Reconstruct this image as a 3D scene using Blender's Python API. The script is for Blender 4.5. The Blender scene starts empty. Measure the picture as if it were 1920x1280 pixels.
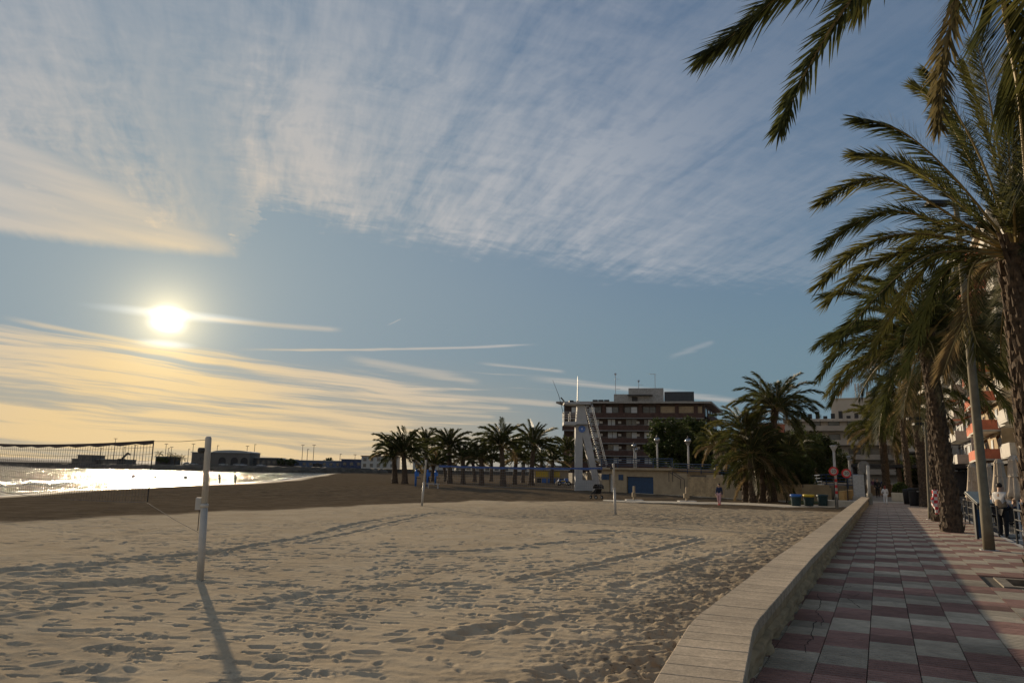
import bpy, math, random
import numpy as np
from mathutils import Vector, Matrix, Quaternion
random.seed(7); np.random.seed(7)
scene = bpy.context.scene
col = scene.collection
R = math.radians
# ------------------------------------------------------------------ camera
CAMZ = 1.6
FPX = 1370.0; ROLL = R(1.08); PITCH = math.atan(244/FPX)
cR, sR, cP, sP = math.cos(ROLL), math.sin(ROLL), math.cos(PITCH), math.sin(PITCH)
R0 = Vector((1,0,0)); D0 = Vector((0,cP,sP)); U0 = Vector((0,-sP,cP))
cam = bpy.data.cameras.new('camera'); camo = bpy.data.objects.new('camera', cam); col.objects.link(camo)
rx = R0*cR + U0*sR; ux = U0*cR - R0*sR
camo.matrix_world = Matrix(((rx.x,ux.x,-D0.x,0),(rx.y,ux.y,-D0.y,0),(rx.z,ux.z,-D0.z,CAMZ),(0,0,0,1)))
cam.sensor_width = 36; cam.lens = FPX/1920*36; cam.clip_start = .1; cam.clip_end = 60000
scene.camera = camo
SUN_AZ, SUN_EL = R(-25.66), R(10.2)
SUN_DIR = Vector((math.sin(SUN_AZ)*math.cos(SUN_EL), math.cos(SUN_AZ)*math.cos(SUN_EL), math.sin(SUN_EL)))
sl = bpy.data.lights.new('sun','SUN'); sl.energy = 5.0; sl.angle = R(.55); sl.color = (1,.80,.55)
so = bpy.data.objects.new('sun', sl); col.objects.link(so); so.rotation_euler = (-SUN_DIR).to_track_quat('-Z','Y').to_euler(); so.location = SUN_DIR*100
vs = scene.view_settings; vs.view_transform = 'Standard'; vs.look = 'None'; vs.exposure = 0.22; vs.gamma = 1; vs.use_curve_mapping = False

def ray(x, y):                       # direction through a pixel of the 1920x1280 photograph
    u, v = x-960, 640-y
    u2, v2 = u*cR-v*sR, u*sR+v*cR
    return Vector((u2, FPX*cP-v2*sP, FPX*sP+v2*cP))
def G(x, y, z=0.0):                  # where that direction meets the ground level z
    d = ray(x, y); t = (z-CAMZ)/d.z; return Vector((d.x*t, d.y*t, z))
def V(x, y, Y):                      # the same direction at forward distance Y
    d = ray(x, y); t = Y/d.y; return Vector((d.x*t, Y, CAMZ+d.z*t))
def azel(x, y):
    d = ray(x, y); return math.degrees(math.atan2(d.x, d.y)), math.degrees(math.atan2(d.z, math.hypot(d.x, d.y)))
PA = R(26.563); cA, sA = math.cos(PA), math.sin(PA)
def SQ(s, q, z=0.0): return Vector((s*sA+q*cA, s*cA-q*sA, z))   # along / across the promenade
PROT = -PA                           # z rotation that turns local +Y along the promenade

# ------------------------------------------------------------------ node helper
class NT:
    def __init__(s, tree): s.t = tree; s.n = tree.nodes; s.l = tree.links
    def new(s, typ, **kw):
        n = s.n.new(typ)
        for k, v in kw.items(): setattr(n, k, v)
        return n
    def put(s, sock, val):
        if hasattr(val, 'is_linked') or isinstance(val, bpy.types.NodeSocket): s.l.new(val, sock)
        else:
            if isinstance(val, (tuple, list)) and len(val) == 3 and sock.type == 'RGBA': val = (*val, 1)
            sock.default_value = val
    def m(s, op, a, b=None, c=None, clamp=False):
        n = s.new('ShaderNodeMath', operation=op); n.use_clamp = clamp
        for i, x in enumerate((a, b, c)):
            if x is not None: s.put(n.inputs[i], x)
        return n.outputs[0]
    def mix(s, f, a, b, blend='MIX'):
        n = s.new('ShaderNodeMix', data_type='RGBA', blend_type=blend)
        s.put(n.inputs[0], f); s.put(n.inputs[6], a); s.put(n.inputs[7], b); return n.outputs[2]
    def noise(s, vec, scale=1, detail=4, rough=.55, dist=0):
        n = s.new('ShaderNodeTexNoise'); s.put(n.inputs['Vector'], vec); s.put(n.inputs['Scale'], scale)
        n.inputs['Detail'].default_value = detail; n.inputs['Roughness'].default_value = rough; n.inputs['Distortion'].default_value = dist
        return n.outputs['Fac']
    def xyz(s, x, y, z=0.0):
        n = s.new('ShaderNodeCombineXYZ')
        for i, v in enumerate((x, y, z)): s.put(n.inputs[i], v)
        return n.outputs[0]
    def step(s, v, a, b, o0=0.0, o1=1.0):
        n = s.new('ShaderNodeMapRange', interpolation_type='SMOOTHSTEP')
        for i, x in enumerate((v, a, b, o0, o1)): s.put(n.inputs[i], x)
        return n.outputs[0]
    def curve(s, v, pts):
        n = s.new('ShaderNodeFloatCurve'); s.put(n.inputs['Value'], v)
        c = n.mapping.curves[0]; pts = sorted(pts)
        c.points[0].location = pts[0]; c.points[1].location = pts[-1]
        for p in pts[1:-1]: c.points.new(*p)
        n.mapping.update(); return n.outputs[0]

# ------------------------------------------------------------------ world: Nishita sky, thin cirrus sheets, hazy low sun
world = bpy.data.worlds.new('World'); scene.world = world; world.use_nodes = True
world.cycles.sampling_method = 'MANUAL'; world.cycles.sample_map_resolution = 512
w = NT(world.node_tree); w.n.clear()
SKY_K = 0.085
out = w.new('ShaderNodeOutputWorld'); bg = w.new('ShaderNodeBackground'); bg.inputs[1].default_value = SKY_K
w.l.new(bg.outputs[0], out.inputs[0])
sky = w.new('ShaderNodeTexSky', sky_type='NISHITA'); sky.sun_disc = False
sky.sun_elevation = SUN_EL; sky.sun_rotation = SUN_AZ; sky.altitude = 0; sky.air_density = 1.0; sky.dust_density = .6; sky.ozone_density = 2.2
tc = w.new('ShaderNodeTexCoord'); sep = w.new('ShaderNodeSeparateXYZ'); w.l.new(tc.outputs['Generated'], sep.inputs[0])
dx, dy, dz = sep.outputs
DEG = 180/math.pi
el = w.m('MULTIPLY', w.m('ARCSINE', dz), DEG); az = w.m('MULTIPLY', w.m('ARCTAN2', dx, dy), DEG)
dzp = w.m('ADD', w.m('MAXIMUM', dz, 0.0), .06)
px, py = w.m('DIVIDE', dx, dzp), w.m('DIVIDE', dy, dzp)
vd = w.new('ShaderNodeVectorMath', operation='DOT_PRODUCT'); w.l.new(tc.outputs['Generated'], vd.inputs[0]); vd.inputs[1].default_value = SUN_DIR
th = w.m('MULTIPLY', w.m('ARCCOSINE', w.m('MINIMUM', vd.outputs['Value'], .99999)), DEG)     # degrees from the sun
glow_w = w.m('POWER', 2.718, w.m('MULTIPLY', th, -1/9.0))
# streaks of the high sheet run away from the camera, slightly left
ca, sa = math.cos(R(19)), math.sin(R(19))
qx = w.m('ADD', w.m('MULTIPLY', px, ca), w.m('MULTIPLY', py, sa)); qy = w.m('SUBTRACT', w.m('MULTIPLY', py, ca), w.m('MULTIPLY', px, sa))
warp = w.noise(w.xyz(px, py, 3.0), .9, 4, .6)
wq = w.m('MULTIPLY', w.m('SUBTRACT', warp, .5), 1.3)
n_big = w.noise(w.xyz(px, py, 0.0), .75, 3, .5)
n_str = w.noise(w.xyz(w.m('ADD', w.m('MULTIPLY', qx, 3.0), wq), w.m('MULTIPLY', qy, .38), 1.0), 1.6, 6, .62, .35)
n_rip = w.noise(w.xyz(w.m('ADD', w.m('MULTIPLY', qx, 2.2), wq), w.m('ADD', w.m('MULTIPLY', qy, 5.0), wq), 5.0), 3.0, 6, .65, .3)
n_fine = w.noise(w.xyz(w.m('MULTIPLY', qx, 12.0), w.m('ADD', w.m('MULTIPLY', qy, 2.6), w.m('MULTIPLY', wq, 3)), 9.0), 2.2, 6, .65)
def u(a): return (a+60)/120
edge_pts = [(-300,420),(0,443),(220,462),(400,482),(445,487),(500,392),(570,413),(700,452),(860,478),(960,492),(1200,532),(1400,548),(1560,552),(1800,540),(2200,520)]
ep = []
for p in edge_pts:
    a, e = azel(*p); ep.append((u(a), e/40))
ep[0] = (0.0, ep[0][1]); ep[-1] = (1.0, ep[-1][1])
eb = w.m('MULTIPLY', w.curve(w.m('DIVIDE', w.m('ADD', w.m('ADD', az, w.m('ADD', w.m('MULTIPLY', w.m('SUBTRACT', n_rip, .5), 7.0), w.m('MULTIPLY', w.m('SUBTRACT', n_fine, .5), 4.0))), 60), 120), ep), 40)
de = w.m('SUBTRACT', el, eb)
de2 = w.m('ADD', de, w.m('ADD', w.m('MULTIPLY', w.m('SUBTRACT', n_rip, .5), 2.6), w.m('MULTIPLY', w.m('SUBTRACT', n_fine, .5), 1.6)))
sheet = w.step(de2, -.25, 2.2)
# open wedge of blue between the two sheets
a0, e0 = azel(455, 470); a1, e1 = azel(330, 150)
ln = math.hypot(a1-a0, e1-e0); nx, ny = (e1-e0)/ln, -(a1-a0)/ln
ld = w.m('ABSOLUTE', w.m('ADD', w.m('ADD', w.m('MULTIPLY', w.m('SUBTRACT', az, a0), nx), w.m('MULTIPLY', w.m('SUBTRACT', el, e0), ny)), w.m('MULTIPLY', w.m('SUBTRACT', n_rip, .5), 3.0)))
gap = w.m('MULTIPLY', w.step(ld, .4, 4.0, 1, 0), w.step(el, 14, 30, .8, .25))
txt = w.m('ADD', w.m('MULTIPLY', w.m('SUBTRACT', n_str, .5), 2.0), w.m('ADD', w.m('MULTIPLY', w.m('SUBTRACT', n_rip, .5), .75), w.m('MULTIPLY', w.m('SUBTRACT', n_fine, .5), .95)))
txt = w.m('ADD', txt, w.m('MULTIPLY', w.m('SUBTRACT', n_big, .5), .8))
near_edge = w.step(de, 0, 20, 1, .52)
right_fade = w.step(az, -4, 30, 1, .26)
dens_hi = w.m('MULTIPLY', sheet, w.m('MULTIPLY', w.m('ADD', .64, w.m('MULTIPLY', txt, 1.15), clamp=True), w.m('MULTIPLY', near_edge, right_fade)))
dens_hi = w.m('MULTIPLY', dens_hi, w.m('SUBTRACT', 1.0, gap))
# low bands of stratus lit by the sun
tilt = w.m('ADD', el, w.m('MULTIPLY', az, .055))
lw = w.m('MULTIPLY', w.m('SUBTRACT', w.noise(w.xyz(w.m('MULTIPLY', az, .05), w.m('MULTIPLY', el, .12), 2.0), 1.0, 3), .5), 2.2)
n_lo = w.noise(w.xyz(w.m('MULTIPLY', az, .030), w.m('ADD', w.m('MULTIPLY', tilt, .62), lw), 0.0), 1.0, 5, .55, .4)
n_lo2 = w.noise(w.xyz(w.m('MULTIPLY', az, .075), w.m('ADD', w.m('MULTIPLY', tilt, 1.9), lw), 7.0), 1.0, 6, .6, .5)
n_lo3 = w.noise(w.xyz(w.m('MULTIPLY', az, .10), w.m('ADD', w.m('MULTIPLY', tilt, 5.0), w.m('MULTIPLY', lw, 1.6)), 11.0), 1.0, 5, .6, .4)
nl = w.m('ADD', w.m('ADD', w.m('MULTIPLY', n_lo, .52), w.m('MULTIPLY', n_lo2, .32)), w.m('MULTIPLY', n_lo3, .16))
env = w.m('MULTIPLY', w.step(tilt, 5.2, 9.6, 1, 0), w.step(az, -14, 16, 1.0, .0))
thr = w.m('ADD', .425, w.m('MULTIPLY', w.m('SUBTRACT', 1.0, env), .22))
dens_lo = w.m('MULTIPLY', w.step(w.m('SUBTRACT', nl, thr), -.005, .115), w.step(el, 7, 12.5, .95, 0))
dens_lo = w.m('MULTIPLY', dens_lo, w.step(az, 6, 28, 1, .35))
# smooth bright lobe left of the wedge
tip = w.m('SUBTRACT', azel(458,487)[0], az)
la, le = azel(0,443); lb_, lf_ = azel(458,488); ksl = (lf_-le)/(lb_-la)
de_l = w.m('SUBTRACT', w.m('SUBTRACT', el, le), w.m('MULTIPLY', w.m('SUBTRACT', az, la), ksl))
lobe = w.m('MULTIPLY', w.m('MULTIPLY', w.step(w.m('ADD', de_l, w.m('MULTIPLY', w.m('SUBTRACT', n_fine, .5), .5)), -.1, .8), w.step(w.m('SUBTRACT', de, w.m('MULTIPLY', tip, .42)), -1.2, 1.8, 1, 0)), w.step(tip, 0, 1.5))
n_lobe = w.noise(w.xyz(w.m('MULTIPLY', az, .06), w.m('MULTIPLY', w.m('ADD', el, w.m('MULTIPLY', az, .08)), .7), 4.0), 1.0, 5, .5)
lobe = w.m('MULTIPLY', lobe, w.step(n_lobe, .25, .6, .35, .9))
dens = w.m('MAXIMUM', w.m('MAXIMUM', dens_hi, lobe), dens_lo)
# thin contrail
def streak(p0, p1, wid, amp):
    a0, e0 = azel(*p0); a1, e1 = azel(*p1); L = math.hypot(a1-a0, e1-e0)
    tx, ty = (a1-a0)/L, (e1-e0)/L
    da, dE = w.m('SUBTRACT', az, a0), w.m('SUBTRACT', el, e0)
    al = w.m('ADD', w.m('MULTIPLY', da, tx), w.m('MULTIPLY', dE, ty)); ac = w.m('ABSOLUTE', w.m('ADD', w.m('SUBTRACT', w.m('MULTIPLY', da, ty), w.m('MULTIPLY', dE, tx)), w.m('MULTIPLY', w.m('SUBTRACT', n_lo2, .5), wid*2.0)))
    k = w.m('MULTIPLY', w.step(al, -.3, L*.25), w.step(al, L*.9, L*1.03, 1, 0))
    return w.m('MULTIPLY', w.m('MULTIPLY', w.step(ac, 0, wid, 1, 0), k), amp)
for st in (((440,655),(1000,646),.14,.75),((730,608),(752,598),.06,.6),((1255,670),(1340,640),.30,.28),((350,592),(640,618),.28,.55),((0,592),(330,655),.30,.6),((975,706),(1400,752),.40,.6),((895,680),(1060,696),.22,.5),((750,735),(1060,758),.28,.6),((810,757),(960,766),.20,.6),((780,772),(930,781),.18,.5),((640,670),(900,715),.45,.5)):
    dens = w.m('MAXIMUM', dens, streak(*st))
warm = w.m('MINIMUM', 1.0, w.m('ADD', w.m('MULTIPLY', w.m('POWER', 2.718, w.m('MULTIPLY', th, -1/8.0)), 1.15), w.m('MULTIPLY', w.step(el, 0, 13, .75, 0), w.step(az, -10, 30, 1, .25))))
ccol = w.mix(warm, (4.6,4.75,5.1), (8.3,5.9,2.9))
lumn = w.new('ShaderNodeRGBToBW'); w.l.new(sky.outputs[0], lumn.inputs[0])
kk = w.m('DIVIDE', 1.5, w.m('ADD', 1.0, w.m('DIVIDE', lumn.outputs[0], 2.6)))
skyc = w.mix(1.0, sky.outputs[0], w.xyz(kk, kk, kk), 'MULTIPLY')
hs = w.new('ShaderNodeHueSaturation'); hs.inputs['Saturation'].default_value = 1.0; w.l.new(skyc, hs.inputs['Color']); skyc = hs.outputs[0]
skyc = w.mix(w.m('MULTIPLY', w.step(el, .0, 15, 1, 0), w.step(az, -20, 12, .40, .85)), skyc, (1.25,2.25,3.2))
skyc = w.mix(w.step(th, 5, 42, .80, 0), skyc, (1.85,2.9,3.85))
skyc = w.mix(w.m('MULTIPLY', w.step(el, .3, 9.5, .78, 0), w.step(az, -14, 14, 1, 0)), skyc, (5.4,4.15,2.5))
skyc = w.mix(1.0, skyc, (1.0,1.02,1.03), 'MULTIPLY')
base = w.mix(w.m('MULTIPLY', dens, .92), skyc, ccol)
def blob(px_, py_, wa, we, soft):
    a, e = azel(px_, py_); x_ = w.m('DIVIDE', w.m('SUBTRACT', az, a), wa); y_ = w.m('DIVIDE', w.m('SUBTRACT', el, e), we)
    d_ = w.m('SQRT', w.m('ADD', w.m('MULTIPLY', x_, x_), w.m('MULTIPLY', y_, y_)))
    return w.step(w.m('ADD', d_, w.m('MULTIPLY', w.m('SUBTRACT', n_lo2, .5), .4)), soft, 1.25, 1, 0)
b1 = blob(315,598,1.55,1.25,.0)
core = w.m('ADD', w.m('MULTIPLY', w.m('MULTIPLY', b1, b1), 16.0), w.m('ADD', w.m('MULTIPLY', blob(308,645,2.0,.34,.0), 3.5), w.m('MULTIPLY', blob(330,590,5.5,.4,.0), 3.0)))
aur = w.m('ADD', w.m('MULTIPLY', w.m('POWER', 2.718, w.m('MULTIPLY', th, -1/1.35)), 15.0), w.m('MULTIPLY', glow_w, 2.6))
addc = w.mix(1.0, base, w.mix(1.0, w.xyz(w.m('ADD', aur, core), w.m('ADD', w.m('MULTIPLY', aur, .80), core), w.m('ADD', w.m('MULTIPLY', aur, .40), core)), (1,1,1), 'MULTIPLY'), 'ADD')
w.l.new(addc, bg.inputs[0])
# ------------------------------------------------------------------ materials
MATS = {}
def mat(name, c, rough=.75, var=.18, scale=3.0, bump=.0, bscale=40.0, metal=0.0, trans=0.0, c2=None, stretch=None, spec=.3):
    if name in MATS: return MATS[name]
    m = bpy.data.materials.new(name); m.use_nodes = True; MATS[name] = m
    t = NT(m.node_tree); b = t.n['Principled BSDF']
    co = t.new('ShaderNodeTexCoord').outputs['Object']
    if stretch:
        mp = t.new('ShaderNodeMapping'); mp.inputs['Scale'].default_value = stretch; t.l.new(co, mp.inputs[0]); co = mp.outputs[0]
    n = t.noise(co, scale, 6, .62)
    lo = tuple(x*(1-var*1.6) for x in c); hi = tuple(min(1, x*(1+var*1.6)) for x in c)
    if c2: hi = c2
    t.put(b.inputs['Base Color'], t.mix(t.step(n, .25, .75), lo, hi))
    b.inputs['Metallic'].default_value = metal; b.inputs['Specular IOR Level'].default_value = spec
    t.put(b.inputs['Roughness'], t.step(n, .2, .8, max(.02, rough-.1), min(1, rough+.1)))
    if bump:
        bp = t.new('ShaderNodeBump'); bp.inputs['Strength'].default_value = bump; bp.inputs['Distance'].default_value = .02
        t.l.new(t.noise(co, bscale, 5, .6), bp.inputs['Height']); t.l.new(bp.outputs[0], b.inputs['Normal'])
    if trans:
        tr = t.new('ShaderNodeBsdfTranslucent'); mx = t.new('ShaderNodeMixShader'); mx.inputs[0].default_value = trans
        t.put(tr.inputs[0], t.mix(t.step(n, .25, .75), tuple(min(1, x*1.6) for x in c), tuple(min(1, x*2.0) for x in hi)))
        t.l.new(b.outputs[0], mx.inputs[1]); t.l.new(tr.outputs[0], mx.inputs[2])
        t.l.new(mx.outputs[0], t.n['Material Output'].inputs[0])
    return m
white_paint = mat('white_paint', (.44,.415,.37), .5, .06, 6)
off_white = mat('off_white', (.48,.455,.41), .75, .10, 2, .15)
cream = mat('cream_render', (.35,.27,.17), .85, .12, 1.2, .15)
sandstone = mat('sandstone', (.40,.29,.165), .9, .22, 2.5, .5, 30)
concrete = mat('concrete', (.42,.40,.37), .9, .15, 2.0, .3, 30)
dark_metal = mat('dark_metal', (.025,.026,.028), .6, .2, 8)
grey_metal = mat('grey_metal', (.42,.43,.44), .45, .12, 8, metal=.5)
pole_green = mat('pole_grey_green', (.17,.145,.10), .8, .15, 4, spec=.15)
blue_paint = mat('blue_paint', (.020,.052,.11), .55, .15, 4)
blue_bright = mat('blue_bright', (.04,.14,.42), .5, .12, 4)
brick = mat('brown_brick', (.075,.043,.034), .85, .2, 1.5, .3, 25)
brick_dark = mat('dark_brick', (.062,.044,.037), .85, .2, 1.5, .3, 25)
glass = mat('window_glass', (.05,.06,.07), .08, .3, .6, spec=.6)
curtain = mat('window_curtain', (.52,.55,.56), .6, .12, 1.0)
terracotta = mat('terracotta_render', (.52,.17,.10), .85, .12, 1.5)
yellow = mat('yellow_plastic', (.62,.42,.03), .5, .1, 5)
dark_green = mat('dark_green_plastic', (.02,.045,.05), .5, .15, 5)
black = mat('black_plastic', (.018,.018,.02), .45, .2, 6)
red = mat('red_paint', (.55,.04,.04), .5, .1, 5)
bark = mat('palm_bark', (.085,.058,.037), .95, .4, 9, .7, 30)
bark_tree = mat('tree_bark', (.09,.07,.05), .95, .3, 6, .6, 25)
leaf_p = mat('palm_leaf', (.060,.061,.018), .55, .3, 1.4, trans=.30, c2=(.092,.086,.026), spec=.1)
leaf_d = mat('palm_leaf_dark', (.038,.045,.016), .55, .3, 1.0, trans=.22, c2=(.062,.068,.022), spec=.1)
leaf_dry = mat('palm_leaf_dry', (.15,.11,.055), .7, .3, 1.4, trans=.28)
leaf_t = mat('tree_leaf', (.030,.050,.016), .6, .35, .5, trans=.2, c2=(.07,.09,.025), spec=.1)
rachis_m = mat('palm_rachis', (.30,.22,.085), .5, .2, 3)
skin = mat('skin', (.46,.28,.19), .6, .06, 8)
hair_m = mat('dark_hair', (.03,.02,.015), .6, .3, 30)
hair_l = mat('fair_hair', (.30,.20,.10), .6, .3, 30)
cloth_w = mat('white_cloth', (.70,.68,.66), .85, .06, 14)
cloth_tan = mat('tan_cloth', (.33,.24,.16), .85, .08, 14)
cloth_navy = mat('navy_cloth', (.025,.03,.07), .85, .1, 14)
cloth_dark = mat('dark_cloth', (.02,.02,.022), .85, .1, 14)
cloth_pink = mat('pink_cloth', (.55,.33,.34), .85, .08, 14)
cloth_red = mat('red_cloth', (.42,.05,.05), .85, .1, 14)
canvas = mat('beige_canvas', (.50,.42,.33), .9, .1, 5, .3, 60)
rubber = mat('rubber', (.02,.02,.02), .85, .2, 10)
soil = mat('soil', (.13,.09,.05), .95, .3, 12, .8, 30)
rock_m = mat('breakwater_rock', (.085,.070,.052), .95, .3, .25, .3, 1.5)
grass_m = mat('grass', (.06,.085,.025), .9, .3, 3, .6, 60)
roof_m = mat('roof_tile', (.20,.10,.07), .9, .2, 1)
asphalt = mat('asphalt', (.055,.053,.05), .9, .2, 3, .3, 60)

# ------------------------------------------------------------------ mesh helpers
class MB:
    def __init__(s): s.v = []; s.f = []
    def add(s, vs, fs):
        o = len(s.v); s.v += [tuple(p) for p in vs]; s.f += [tuple(i+o for i in f) for f in fs]; return s
    def box(s, c, d, rz=0.0, ch=0.0):
        x, y, z = d[0]/2, d[1]/2, d[2]/2
        if ch:
            ring = [(-x+ch,-y),(x-ch,-y),(x,-y+ch),(x,y-ch),(x-ch,y),(-x+ch,y),(-x,y-ch),(-x,-y+ch)]
            inn = [(a*(x-ch)/x if abs(a) >= x-1e-9 else a, b*(y-ch)/y if abs(b) >= y-1e-9 else b) for a, b in ring]
            P = [(a,b,-z) for a,b in ring]+[(a,b,z-ch) for a,b in ring]+[(a,b,z) for a,b in inn]
            F = [(i,(i+1)%8,8+(i+1)%8,8+i) for i in range(8)]+[(8+i,8+(i+1)%8,16+(i+1)%8,16+i) for i in range(8)]+[tuple(range(16,24)), tuple(range(7,-1,-1))]
        else:
            P = [(-x,-y,-z),(x,-y,-z),(x,y,-z),(-x,y,-z),(-x,-y,z),(x,-y,z),(x,y,z),(-x,y,z)]
            F = [(3,2,1,0),(4,5,6,7),(0,1,5,4),(1,2,6,5),(2,3,7,6),(3,0,4,7)]
        cs, sn = math.cos(rz), math.sin(rz)
        return s.add([(c[0]+a*cs-b*sn, c[1]+a*sn+b*cs, c[2]+k) for a,b,k in P], F)
    def b2(s, x0, x1, y0, y1, z0, z1, ch=0.0): return s.box(((x0+x1)/2,(y0+y1)/2,(z0+z1)/2),(x1-x0,y1-y0,z1-z0),0,ch)
    def tube(s, pts, rad, n=8, cap=True):
        pts = [Vector(p) for p in pts]; k = len(pts)
        if not isinstance(rad, (list, tuple)): rad = [rad]*k
        rings = []; prev = None
        for i, p in enumerate(pts):
            t = (pts[min(i+1,k-1)]-pts[max(i-1,0)]).normalized()
            a = t.orthogonal().normalized() if prev is None else (prev - t*prev.dot(t)).normalized()
            prev = a; b = t.cross(a)
            rings += [p+(a*math.cos(2*math.pi*j/n)+b*math.sin(2*math.pi*j/n))*rad[i] for j in range(n)]
        F = [(i*n+j, i*n+(j+1)%n, (i+1)*n+(j+1)%n, (i+1)*n+j) for i in range(k-1) for j in range(n)]
        if cap: F += [tuple(range(n-1,-1,-1)), tuple((k-1)*n+j for j in range(n))]
        return s.add(rings, F)
    def bar(s, a, b, wx, wz):          # rectangular bar between two points
        a, b = Vector(a), Vector(b); t = (b-a).normalized(); up = Vector((0,0,1)) if abs(t.z) < .95 else Vector((0,1,0))
        r = t.cross(up).normalized()*wx/2; q = r.cross(t).normalized()*wz/2
        P = [a-r-q, a+r-q, a+r+q, a-r+q, b-r-q, b+r-q, b+r+q, b-r+q]
        return s.add(P, [(0,1,2,3)[::-1],(4,5,6,7),(0,1,5,4),(1,2,6,5),(2,3,7,6),(3,0,4,7)])
    def lathe(s, prof, c=(0,0,0), n=16):
        P = [(c[0]+r*math.cos(2*math.pi*j/n), c[1]+r*math.sin(2*math.pi*j/n), c[2]+z) for r, z in prof for j in range(n)]
        k = len(prof)
        F = [(i*n+j, i*n+(j+1)%n, (i+1)*n+(j+1)%n, (i+1)*n+j) for i in range(k-1) for j in range(n)]
        F += [tuple(range(n-1,-1,-1)), tuple((k-1)*n+j for j in range(n))]
        return s.add(P, F)
    def ell(s, c, r, n=12, m=8):
        prof = [(math.sin(math.pi*i/m), -math.cos(math.pi*i/m)) for i in range(m+1)]
        P = [(c[0]+r[0]*max(a,.02)*math.cos(2*math.pi*j/n), c[1]+r[1]*max(a,.02)*math.sin(2*math.pi*j/n), c[2]+r[2]*z) for a, z in prof for j in range(n)]
        F = [(i*n+j, i*n+(j+1)%n, (i+1)*n+(j+1)%n, (i+1)*n+j) for i in range(m) for j in range(n)]
        return s.add(P, F+[tuple(range(n-1,-1,-1)), tuple(m*n+j for j in range(n))])
    def prism(s, poly, z0, z1):
        k = len(poly)
        return s.add([(a,b,z0) for a,b in poly]+[(a,b,z1) for a,b in poly],
            [(i,(i+1)%k,k+(i+1)%k,k+i) for i in range(k)]+[tuple(range(k-1,-1,-1)), tuple(range(k,2*k))])
    def mesh(s, name, m, smooth=False):
        me = bpy.data.meshes.new(name); me.from_pydata(s.v, [], s.f); me.validate()
        if smooth: me.shade_smooth()
        if m: me.materials.append(m)
        return me
    def build(s, name, m, parent=None, smooth=False, loc=(0,0,0), rz=0.0): return link(name, s.mesh(name, m, smooth), parent, loc, rz)
def link(name, me, parent=None, loc=(0,0,0), rz=0.0):
    o = bpy.data.objects.new(name, me); col.objects.link(o); o.location = loc; o.rotation_euler = (0,0,rz)
    if parent: o.parent = parent
    return o
def tag(o, label=None, cat=None, group=None, kind=None):
    for k, v in (('label',label),('category',cat),('group',group),('kind',kind)):
        if v: o[k] = v
    return o
def thing(name, label, cat, loc=(0,0,0), rz=0.0, group=None):
    return tag(link(name, None, None, loc, rz), label, cat, group)
def struct(o): o['kind'] = 'structure'; return o

# ------------------------------------------------------------------ noise on arrays
def _h(ix, iy, seed):
    n = (ix.astype(np.int64)*374761393 + iy.astype(np.int64)*668265263 + seed*974711) & 0x7fffffff
    n = ((n ^ (n >> 13))*1274126177) & 0x7fffffff
    return ((n ^ (n >> 16)) & 0xffff)/65535.0
def vnoise(x, y, seed=0):
    ix, iy = np.floor(x), np.floor(y); fx, fy = x-ix, y-iy
    fx = fx*fx*fx*(fx*(fx*6-15)+10); fy = fy*fy*fy*(fy*(fy*6-15)+10)
    a, b, c, d = _h(ix,iy,seed), _h(ix+1,iy,seed), _h(ix,iy+1,seed), _h(ix+1,iy+1,seed)
    return (a*(1-fx)+b*fx)*(1-fy)+(c*(1-fx)+d*fx)*fy
def fbm(x, y, oct=4, seed=0, g=.5):
    s = 0; a = 1.0; t = 0
    for i in range(oct): s = s+a*vnoise(x*2**i, y*2**i, seed+i*17); t += a; a *= g
    return s/t
def sstep(v, a, b):
    t = np.clip((v-a)/(b-a), 0, 1); return t*t*(3-2*t)

# ------------------------------------------------------------------ beach
SAND = -.42; SEA = -.9
WL = np.array([(-36.0,20.0),(-38.5,45.0),(-39.7,58.0),(-41.4,68.0),(-40.6,75.0),(-42.2,90.0),(-40.0,108.0),(-45.6,146.0),(-62.0,230.0),(-83.0,335.0),(-95.0,410.0),(-96.0,700.0)])
def sand_base(X, Y):
    d = X-np.interp(Y, WL[:,1], WL[:,0])
    up = SEA+.48*(1-np.exp(-np.maximum(d,0)/12.0))
    return np.where(d > 0, up, SEA+.045*d), d
def seg_dist(X, Y, pts):
    best = np.full(X.shape, 1e9)
    for a, b in zip(pts[:-1], pts[1:]):
        vx, vy = b[0]-a[0], b[1]-a[1]; L = vx*vx+vy*vy
        t = np.clip(((X-a[0])*vx+(Y-a[1])*vy)/L, 0, 1)
        best = np.minimum(best, np.hypot(X-a[0]-t*vx, Y-a[1]-t*vy))
    return best
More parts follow.
